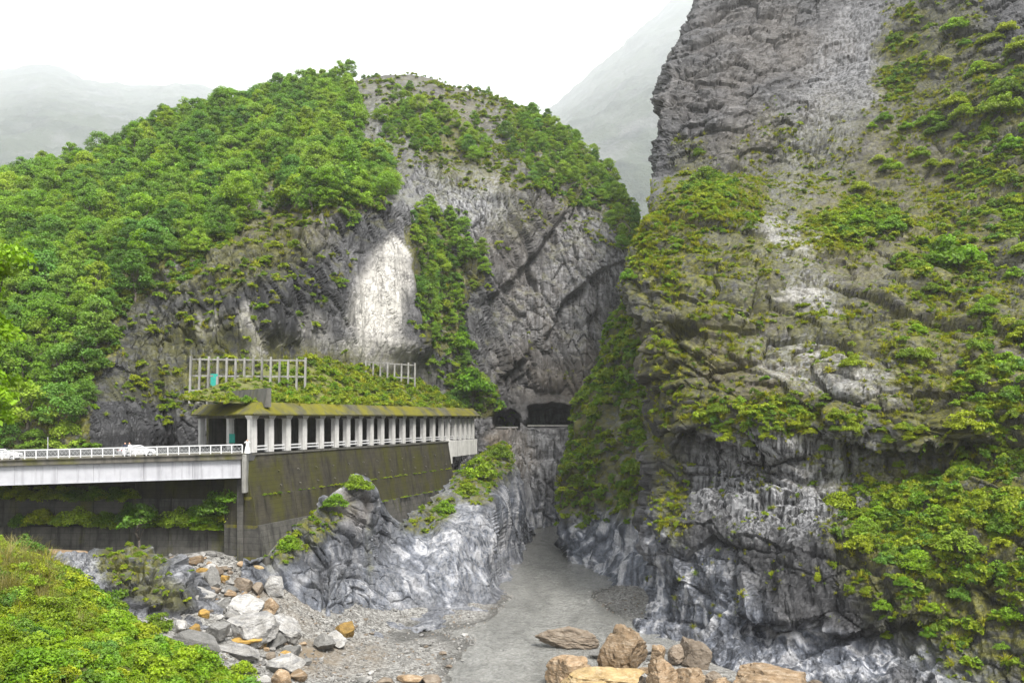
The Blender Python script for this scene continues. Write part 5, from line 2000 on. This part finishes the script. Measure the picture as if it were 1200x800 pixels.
def scatter(patch, dens, n, sizes, kinds, name, label, cat, sink=0.15, tall=(0.8, 1.2), jit=0.7, lift=0.0, lean=0.35, seed=1):
    rg = np.random.default_rng(seed)
    w = np.clip(dens, 0, None) * patch.area
    tot = w.sum()
    pk = rg.choice(len(w), n, p=w / tot)
    pts = patch.V[pk] + rg.uniform(-jit, jit, (n, 3)) * np.array([1, 1, 0.4]) - patch.N[pk] * sink
    s = rg.uniform(sizes[0], sizes[1], n) * (0.75 + 0.5 * rg.random(n) ** 3)
    scl = np.stack([s, s, s * rg.uniform(tall[0], tall[1], n)], 1)
    nn = patch.N[pk] * lean + np.array([0, 0, 1.0]) * (1 - lean * 0.5)
    nn /= np.linalg.norm(nn, axis=1, keepdims=True)
    # euler for tilt towards nn after a random spin: R = Rz(az) * Ry(th) * Rz(spin) ~ use XYZ euler from tilt only
    rx = -np.arcsin(np.clip(nn[:, 1], -1, 1))
    ry = np.arctan2(nn[:, 0], nn[:, 2])
    rot = np.stack([rx, ry, rg.uniform(0, 6.28, n)], 1)
    ks, ps = zip(*kinds)
    ix = rg.choice(ks, n, p=np.array(ps) / sum(ps))
    return instance_stuff(name, PLANTS, pts, rot, scl, ix, label, cat)


front = lambda p: (p.V[:, 1] > 5)
infr = lambda p, m=60: ((p.px > -m) & (p.px < 1200 + m) & (p.py > -m) & (p.py < 860))

# ---------------- forest on the mountain
wxA, wyA = A.px + 10 * fbm(A.V * 0.14, 4, 31), A.py + 10 * fbm(A.V * 0.14, 4, 32)
forest_m = in_poly(wxA, wyA, FOREST).astype(float)
ridge_m = in_poly(A.px + 40 * fbm(A.V * 0.10, 4, 51), A.py + 40 * fbm(A.V * 0.10, 4, 52), RIDGE).astype(float)
wxV, wyV = A.px + 34 * fbm(A.V * 0.12, 4, 49), A.py + 34 * fbm(A.V * 0.12, 4, 50)
upper_m = np.maximum(in_poly(wxV, wyV, UPPER), np.maximum(in_poly(wxV, wyV, GULLY), in_poly(wxA, wyA, GULLY2))).astype(float)
crest = np.zeros(A.G.shape[:2])
crest[-6:-3] = 1
crest = crest.ravel() * ((A.px > 425) & (A.px < 760) & (fbm(A.V * 0.08, 3, 33) > -0.25))
tdens = np.maximum.reduce([forest_m, ridge_m * 0.8, upper_m * 0.8, crest * 0.8]) * infr(A, 40) * (A.py > 30)
cand = rng.choice(len(tdens), 16000, p=tdens * A.area / (tdens * A.area).sum())
spots, cell = [], {}
for k in cand:
    p = A.V[k]
    mind = 3.5 if forest_m[k] else 4.0
    key = tuple((p // 5).astype(int))
    near = False
    for a in (-1, 0, 1):
        for b in (-1, 0, 1):
            for c in (-1, 0, 1):
                for j in cell.get((key[0] + a, key[1] + b, key[2] + c), ()):
                    if np.linalg.norm(spots[j][0] - p) < mind:
                        near = True
                        break
    if near:
        continue
    cell.setdefault(key, []).append(len(spots))
    sc = 0.62 + 0.5 * rng.random() ** 1.6
    if not forest_m[k]:
        sc *= 0.38 if crest[k] else 0.68
    spots.append((p, sc, k))
spots.sort(key=lambda s: -s[1] / s[0][1])
NTREE = 290
for i, (p, sc, k) in enumerate(spots[:NTREE]):
    tm, cm = TREES[rng.choice(7, p=[.16, .16, .16, .16, .14, .14, .08])]
    root = empty("broadleaf_tree", (p[0], p[1], p[2] - 0.4), rng.uniform(0, 6.28))
    root.scale = (sc, sc, sc * rng.uniform(0.85, 1.15))
    link("trunk", tm, root)
    link("crown", cm, root)
    x, y = A.px[k], A.py[k]
    tone = "bright yellow green" if cm is TREES[6][1] else "mid green"
    size = "large" if sc > 0.92 else ("small" if sc < 0.72 else "mid sized")
    above = y - np.interp(x, [0, 150, 230, 300, 400], [215, 165, 130, 118, 95])
    if not forest_m[k]:
        zone = "on the bare mountain top skyline" if y < 130 else ("in the gully beside the white face" if y > 250 and x < 600 else "on the grey mountain cliff")
    elif y > 440:
        zone = "at the foot of the slope beside the bridge road"
    elif above < 26:
        zone = "on the skyline ridge of the wooded hill"
    elif x > 330:
        zone = "on the shoulder above the white rock face"
    elif x > 190 and y > 210:
        zone = "at the forest edge above the dark rock face"
    elif y > 330:
        zone = "low on the wooded slope above the bridge"
    else:
        zone = "in the forest halfway up the wooded hill"
    lb_, gp = "%s %s tree %s" % (size, tone, zone), "%s %s trees %s" % (size, tone, zone)
    props(root, lb_, "tree", gp)
rest = spots[NTREE:]
CROWNS = unlinked_collection("crown_copy", [t[1] for t in TREES])
if rest:
    rp_ = np.array([s[0] for s in rest]) - np.array([0, 0, 0.4])
    rs_ = np.array([s[1] for s in rest])
    instance_stuff("distant_forest", CROWNS, rp_, np.stack([rs_ * 0, rs_ * 0, rng.uniform(0, 6.28, len(rs_))], 1), np.repeat(rs_[:, None], 3, 1), rng.integers(0, 7, len(rs_)), "far woodland thinning out along the mountain ridge", "forest")
print("trees", len(spots))

wxU, wyU = A.px + 60 * fbm(A.V * 0.10, 5, 45), A.py + 60 * fbm(A.V * 0.10, 5, 46)
edge_m = np.maximum.reduce([in_poly(wxU, wyU, pl_).astype(float) for pl_ in (FOREST, GULLY, GULLY2)])
und = np.maximum.reduce([forest_m, ridge_m, upper_m, crest, 0.8 * edge_m]) * infr(A)
scatter(A, und, 12000, (0.9, 1.7), [(0, 3), (1, 3), (2, 3), (3, 1), (6, .4)], "undergrowth", "bushy undergrowth between the trees of the mountain", "undergrowth", seed=11)
up = sstep(0.0, 0.5, A.N[:, 2])
lf_mask = blob(wxA, wyA, [(240, 400, 110, 90, 0, 0.6), (280, 300, 110, 40, -15, 0.7), (330, 260, 70, 24, 0, 0.8), (350, 330, 70, 60, 0, 0.45), (180, 470, 60, 30, 0, 0.9), (380, 290, 30, 40, 0, 0.4), (250, 455, 60, 30, 0, 0.8), (400, 420, 40, 30, 0, 0.5),
                          (500, 390, 24, 40, 0, 0.5), (560, 200, 80, 26, 30, 0.5), (600, 260, 30, 40, 0, 0.25), (480, 150, 60, 50, 0, 0.4), (450, 110, 50, 30, 30, 0.45), (530, 110, 60, 24, 15, 0.6), (590, 140, 50, 40, 30, 0.7), (575, 185, 60, 30, 30, 0.7), (640, 230, 50, 40, 40, 0.5), (540, 340, 30, 20, 0, 0.4), (650, 430, 30, 20, 0, 0.15), (620, 420, 20, 40, 0, 0.15), (720, 260, 40, 40, 0, 0.5)])
dl = lf_mask * (0.08 + up) * (fbm(A.V * 0.22, 3, 35) > -0.12) * infr(A)
scatter(A, dl, 7000, (0.55, 1.3), [(3, 3), (4, 3), (5, 3), (6, .3), (7, 2), (8, 2), (9, 2), (10, 2)], "cliff_shrubs", "scattered yellow green shrubs and ferns on the dark mountain rock", "shrubs", seed=12)
scatter(SOIL, (SOIL.px > 330).astype(float), 1500, (0.6, 1.3), [(3, 2), (4, 3), (5, 3), (6, 1.5), (7, 3), (8, 3), (9, 2), (10, 4)], "roof_shrubs", "dense bushes and ferns growing on the gallery roof", "shrubs", seed=13)

scatter(SOIL, (SOIL.px <= 340).astype(float), 700, (0.4, 0.85), [(3, 2), (4, 3), (5, 3), (6, 1.5), (7, 3), (8, 3), (10, 4)], "roof_scrub", "low scrub on the gallery roof below the tall lattice", "scrub", seed=23)

# ---------------- near cliff
shp = in_poly(B.px + 8 * fbm(B.V * 0.2, 3, 41), B.py + 8 * fbm(B.V * 0.2, 3, 42), [(732, 318), (745, 285), (765, 255), (798, 218), (830, 196), (862, 214), (893, 250), (880, 278), (830, 275), (795, 300)])
scatter(B, shp * infr(B, 30), 3200, (0.45, 1.0), [(10, 5), (4, 2), (5, 2), (6, 1.5), (7, 2), (8, 2)], "shoulder_grass", "bright grass and shrubs on the shoulder of the near cliff", "grass", jit=0.4, seed=24, lean=0.4)
upB = sstep(-0.1, 0.45, B.N[:, 2])
clump = sstep(-0.25, 0.25, fbm(B.V * 0.35, 4, 36))
db1 = B.vegmask * (0.10 + upB) * clump * infr(B, 30)
scatter(B, db1, 26000, (0.32, 0.85), [(7, 3), (8, 3), (9, 3), (10, 4), (4, 1.2), (5, 1.2)], "cliff_ferns", "yellow green ferns and grass on the ledges of the near cliff", "ferns", jit=0.4, seed=14, lean=0.7)
dense = blob(B.px, B.py, [(1120, 620, 120, 110, 0, 1.0), (1180, 480, 60, 100, 0, 0.8), (1180, 190, 50, 110, 0, 0.8), (1010, 262, 50, 26, 0, 0.7), (910, 490, 90, 24, 0, 0.6), (1170, 740, 60, 50, 0, 0.7), (1110, 300, 60, 40, 0, 0.6), (1065, 50, 26, 70, 15, 0.5), (830, 225, 40, 20, 0, 0.5)])
scatter(B, dense * (0.25 + upB) * clump * infr(B, 30), 4200, (0.5, 1.15), [(3, 3), (4, 3), (5, 3), (6, .5), (0, 2), (1, 2)], "cliff_bushes", "leafy bushes crowding the gullies of the near cliff", "bushes", jit=0.4, seed=15, lean=0.6)
dsp = (0.35 * upB + 0.02) * sstep(190, 240, B.py) * (1 - sstep(660, 760, B.py)) * (fbm(B.V * 0.5, 3, 37) > 0.15) * infr(B, 30)
scatter(B, dsp, 12000, (0.25, 0.6), [(7, 3), (8, 3), (10, 5), (3, 1)], "ledge_grass", "sparse grass tufts in cracks of the near cliff", "grass", jit=0.3, seed=16, lean=0.7)

vl = sstep(0.12, 0.3, fbm(B.V * np.array([0.33, 0.33, 0.03]), 3, 47)) * blob(B.px, B.py, [(920, 590, 170, 110, 0, 1.0), (790, 560, 30, 130, 0, 1.0), (1060, 580, 70, 80, 0, 0.8)]) * sstep(-0.1, 0.25, fbm(B.V * 0.3, 3, 48) + 0.1)
scatter(B, vl * infr(B, 20), 2600, (0.25, 0.6), [(7, 3), (8, 3), (9, 3), (3, 1), (4, 1), (10, 2)], "hanging_ferns", "ferns hanging in vertical lines down the lower near cliff", "ferns", jit=0.3, seed=25, lean=0.9)

# ---------------- spur and outcrops
dcs = (1 - sstep(570, 630, C.py + 20 * fbm(C.V * 0.2, 3, 38))) * infr(C, 20) * (fbm(C.V * 0.16, 3, 39) > -0.3)
scatter(C, dcs, 6500, (0.8, 1.6), [(0, 2), (1, 2), (3, 2), (4, 2), (5, 2), (6, 3), (8, 1)], "spur_bushes", "dense hanging bushes covering the steep spur", "bushes", seed=17, lean=0.5)
scatter(G, G.vegmask ** 2, 900, (0.35, 0.8), [(3, 3), (4, 3), (6, 1), (7, 1), (10, 2)], "outcrop_plants", "bright green plants along the crest of the marble outcrop", "plants", jit=0.3, seed=18, lean=0.3)
scatter(K, K.vegmask ** 1.5 + 0.01, 260, (0.25, 0.55), [(3, 2), (4, 3), (10, 3), (7, 2)], "hump_plants", "low mossy plants on the dark rock hump", "plants", jit=0.2, seed=19, lean=0.3)

# ---------------- foreground bank
NEARB = [bush_mesh("near_bush", 2500 + i, m, 26, 60, 0.085, 0.8) for i, m in enumerate((M_LEAF_SHRUB, M_LEAF_SHRUB, M_LEAF_BRIGHT, M_LEAF_BRIGHT, M_LEAF_FOREST))] + [tuft_mesh("near_reed", 2510, M_LEAF_DRY, 110, 1.5, 0.45, 0.016, 4), tuft_mesh("near_fern", 2511, M_LEAF_FERN, 90, 1.0, 0.9, 0.03, 4)]
bpx, bpy_ = BANK.px, BANK.py
PL_SAVE = PLANTS
PLANTS = unlinked_collection("near_plant", NEARB)
vis = BANK.vegmask * (bpx > -60) * (bpx < 340) * (BANK.V[:, 1] < 72)
low = sstep(715, 750, bpy_)
scatter(BANK, vis * (0.3 + low), 1500, (0.5, 1.2), [(0, 1.6), (1, 1.6), (2, 2.2), (3, 2.2), (4, 1.6), (6, .5)], "foreground_bushes", "bright green bushes covering the near river bank", "bushes", jit=0.3, seed=20, lean=0.3)
scatter(BANK, vis * (1 - low), 1500, (0.45, 1.0), [(0, 3), (1, 3), (6, 2), (5, .8)], "foreground_scrub", "olive scrub on the upper slope of the near bank", "scrub", jit=0.3, seed=21, lean=0.3)
scatter(BANK, vis * blob(bpx, bpy_, [(25, 680, 50, 34, 0, 1)]), 160, (0.8, 1.3), [(5, 5), (6, 1)], "dry_reeds", "dry brown reeds at the edge of the near bank", "reeds", jit=0.3, seed=22, lean=0.2)
PLANTS = PL_SAVE


# ------------------------------------------------------------------ single shrubs and trees
SHR = {}
for k, m in (('b', M_LEAF_BRIGHT), ('s', M_LEAF_SHRUB), ('f', M_LEAF_FOREST)):
    SHR[k] = [bush_mesh("shrub", 2700 + 7 * i + ord(k), m, 38, 84, 0.060, 1.0) for i in range(3)]


def shrub(patch, px, py, wpx, kind, label, group=None, tall=1.0):
    h, n = patch.at_pixel(px, py)
    if h is None:
        return None
    d = h.y
    s = wpx * d / F / 2
    o = link("shrub", SHR[kind][rng.integers(0, 3)])
    o.location = h + n * (0.05 * s) - Vector((0, 0, 0.35 * s))
    o.scale = (s, s, s * tall)
    o.rotation_euler = (0, 0, rng.uniform(0, 6.28))
    props(o, label, "shrub", group)
    return o


for x, y, w, k, lb_ in (
        (1010, 262, 46, 'b', "bright green shrub on the ledge beside the pale rock chute"),
        (1112, 308, 84, 'b', "largest bright green shrub high on the near cliff"),
        (1045, 268, 40, 'f', "dark green shrub right of the bright ledge shrub"),
        (975, 262, 44, 's', "olive shrub left of the bright ledge shrub"),
        (738, 326, 26, 'b', "small bright shrub on the nose of the near cliff"),
        (826, 212, 40, 's', "pale green shrub on top of the mossy shoulder"),
        (820, 182, 22, 's', "little shrub on the grey wall above the mossy shoulder"),
        (1098, 608, 44, 'b', "bright yellow green young tree in the dark thicket"),
        (1072, 660, 46, 'b', "leafy bright shrub below the young tree in the thicket"),
        (1148, 590, 40, 's', "olive yellow shrub standing right of the young tree"),
        (1180, 620, 46, 'f', "dark leafed shrub deep in the cliff thicket"),
        (1125, 640, 56, 'f', "broad grey green shrub in the middle of the thicket"),
        (1032, 712, 26, 'b', "light green shrub hanging over the pale marble foot"),
        (1092, 715, 24, 'b', "round bright shrub on the earth ledge above the marble"),
        (1190, 720, 40, 'b', "vivid green shrub at the lower corner of the thicket"),
        (985, 592, 50, 's', "shrub hanging below the mossy brow"),
        (1008, 640, 40, 's', "yellow green shrub under the hanging shrub"),
        (1180, 110, 44, 's', "dark olive shrub on the high dark rock"),
        (1175, 130, 50, 's', "yellow shrub below the high dark rock"),
        (1185, 175, 40, 'b', "bright shrub on the high right ledges"),
        (1130, 500, 50, 's', "fern like shrub on the ledge above the thicket"),
        (1180, 430, 44, 'b', "light green shrub on the bare brown slope")):
    shrub(B, x, y, w, k, lb_)
for i in range(26):
    shrub(B, rng.uniform(1010, 1200), rng.uniform(540, 760), rng.uniform(18, 34), rng.choice(list('bsf'), p=[.2, .4, .4]), "smaller shrub in the thicket on the near cliff", "shrubs of the cliff thicket")
for i in range(30):
    x = rng.uniform(800, 1080)
    shrub(B, x, np.interp(x, [800, 870, 960, 1080], [485, 505, 490, 510]) + rng.normal() * 12, rng.uniform(16, 30), 's', "mossy shrub along the overhanging brow of the near cliff", "shrubs of the mossy brow")
for i in range(54):
    shrub(B, rng.uniform(990, 1200), rng.uniform(20, 430), rng.uniform(14, 36), rng.choice(list('bs')), "small shrub on the high slopes of the near cliff", "shrubs on the high slopes")
for x, y, w, k, lb_ in ((540, 405, 40, 'b', "green bush in the gully beside the white rock face"), (552, 455, 60, 'b', "big bright bush hanging above the end of the gallery"),
                        (352, 232, 70, 'b', "bright bushy tree on the shoulder above the dark rock"), (410, 215, 60, 'b', "bright bush on the shoulder edge above the white face")):
    shrub(A, x, y, w, k, lb_)
for x, y, w, k, lb_ in ((420, 572, 44, 's', "leafy shrub on the tip of the angular outcrop"), (395, 590, 34, 'b', "bright shrub below the tip of the angular outcrop"), (560, 556, 50, 'b', "yellow green shrub below the white end of the gallery"),
                        (585, 535, 36, 's', "shrub on the crag beyond the gallery end"), (545, 580, 40, 's', "shrub trailing down the marble outcrop"), (520, 600, 34, 'b', "low bright shrub on the outcrop beside the wall"), (340, 640, 34, 'b', "bright creeper on the outcrop at the wall foot")):
    shrub(G, x, y, w, k, lb_)

for x, y, w, k, lb_ in ((22, 650, 62, 'f', "dark bush at the top of the near bank beside the reeds"), (110, 775, 60, 'f', "dark green bush standing out in the bright foreground bushes"),
                        (60, 722, 60, 's', "olive bush in the middle of the near bank"), (140, 715, 70, 's', "broad olive bush on the crest of the near bank"), (185, 735, 44, 's', "low olive bush at the end of the bank crest"),
                        (230, 782, 60, 'b', "bright bush above the grey slab"), (285, 790, 44, 'b', "bright bush at the end of the near bank beside the white rocks"), (30, 790, 80, 'b', "large bright bush at the bottom of the near bank"),
                        (170, 790, 70, 'b', "bright bush between dark bush and grey slab"), (85, 690, 50, 's', "yellowish bush below the reeds"), (5, 760, 70, 'b', "bright bush on the near bank under the tall tree")):
    shrub(BANK, x, y, w, k, lb_)

# shrubs rooted on the benches of the dark wall
def bench_shrub(px, py, d, wpx, k, label, group=None):
    q = P(px, py, d)
    s = wpx * d / F / 2
    o = link("shrub", SHR[k][rng.integers(0, 3)])
    o.location = (q[0], q[1], q[2])
    o.scale = (s, s, s)
    o.rotation_euler = (0, 0, rng.uniform(0, 6.28))
    props(o, label, "shrub", group)


for x in np.arange(-20, 150, 13):
    bench_shrub(x + rng.uniform(-5, 5), 587 + rng.uniform(-2, 3), 106.4, rng.uniform(26, 44), 's', "olive shrub on the upper bench of the shaded wall", "shrubs on the upper wall bench")
for x in np.arange(20, 290, 15):
    bench_shrub(x + rng.uniform(-6, 6), 618 + rng.uniform(-3, 3), 105.5, rng.uniform(26, 50), rng.choice(list('sfb')), "shrub on the lower bench of the shaded wall", "shrubs on the lower wall bench")
bench_shrub(255, 610, 105, 60, 'f', "large dark shrub below the bridge abutment")
bench_shrub(270, 590, 104, 40, 'b', "bright shrub beside the bridge abutment")
for x in np.arange(232, 304, 9):
    bench_shrub(x, 622, 104.5, rng.uniform(12, 20), 'b', "bright moss fringe plant on the wall ledge near the corner", "moss fringe on the wall ledge")
for t_ in np.linspace(0.0, 0.78, 60):
    for zz, off in ((16.6, 1.3), (13.2, 2.4)):
        if zz < 15 and t_ < 0.3:
            continue
        if rng.random() < 0.25:
            continue
        q = gl(t_) - nin * (off + rng.uniform(-0.1, 0.2))
        o = link("moss_clump", SHR['s'][rng.integers(0, 3)])
        s = rng.uniform(0.2, 0.42)
        o.location = (q[0], q[1], zz - 0.05)
        o.scale = (s, s, s * 0.7)
        o.rotation_euler = (0, 0, rng.uniform(0, 6))
        props(o, "green moss clump on a bench of the retaining wall below the gallery", "moss", "moss clumps on the wall benches")

# small tree under the bridge
q = P(164, 640, 103)
tr = props(empty("small_tree", (q[0], q[1], q[2] - 0.2)), "slender tree in the shade below the bridge with bare trunk", "tree")
cm, cs = crown_mesh("crown", 4001, 5.2, 2.4, 26, 60, 0.20, M_LEAF_FOREST, 0.55)
link("trunk", trunk_mesh("trunk", 4002, 5.2, 0.16, cs[::4]), tr)
link("crown", cm, tr)

# tall tree at the left edge, close by
q = P(-75, 760, 33)
hz = BANK.below(q[0], q[1])[0]
tz = hz.z if hz else 15
nt = props(empty("tall_tree", (q[0], q[1], tz)), "tall leafy tree on the near bank with branches over the bridge end", "tree")
rg4 = np.random.default_rng(4010)
cs, rs = [], []
for i in range(130):
    u = rg4.random()
    a = rg4.uniform(0, 6.28)
    z = 25.2 - tz + 9.6 * u
    rr = 3.7 * (0.55 + 0.45 * math.sin(math.pi * (0.1 + 0.8 * u))) * rg4.uniform(0.3, 1.0)
    rr *= 1 - 0.35 * (abs(u - 0.62) < 0.10)
    cs.append(np.array([math.cos(a) * rr, math.sin(a) * rr, z]))
    rs.append(rg4.uniform(0.45, 0.85))
V_, Q_, c_ = leaf_cloud(rg4, cs, rs, 130, 0.13, 0.3)
link("trunk", trunk_mesh("trunk", 4011, 20, 0.32, cs[::4]), nt)
link("crown", np_mesh("crown", V_, Q_, False, {'leaf': c_}, [M_LEAF_BRIGHT]), nt)

# ------------------------------------------------------------------ haze
hz_ = MB().box((0, 1000, 345), (5600, 2900, 704)).build("haze", None) if False else None
me = bpy.data.meshes.new("haze")
mb = MB().box((0, 3650, 1746.5), (10500, 7900, 3507))
me.from_pydata(mb.v, [], mb.f)
t_ = NT("haze_air")
pv = t_.n("ShaderNodeVolumePrincipled")
pv.inputs['Color'].default_value = (0.955, 0.98, 1.0, 1)
pv.inputs['Density'].default_value = 0.00012
pv.inputs['Anisotropy'].default_value = 0.2
t_.l(pv.outputs[0], t_.out.inputs['Volume'])
me.materials.append(t_.m)
HAZE = props(link("haze", me), "pale mist filling the gorge and fading the far mountains", "haze", None, "stuff")
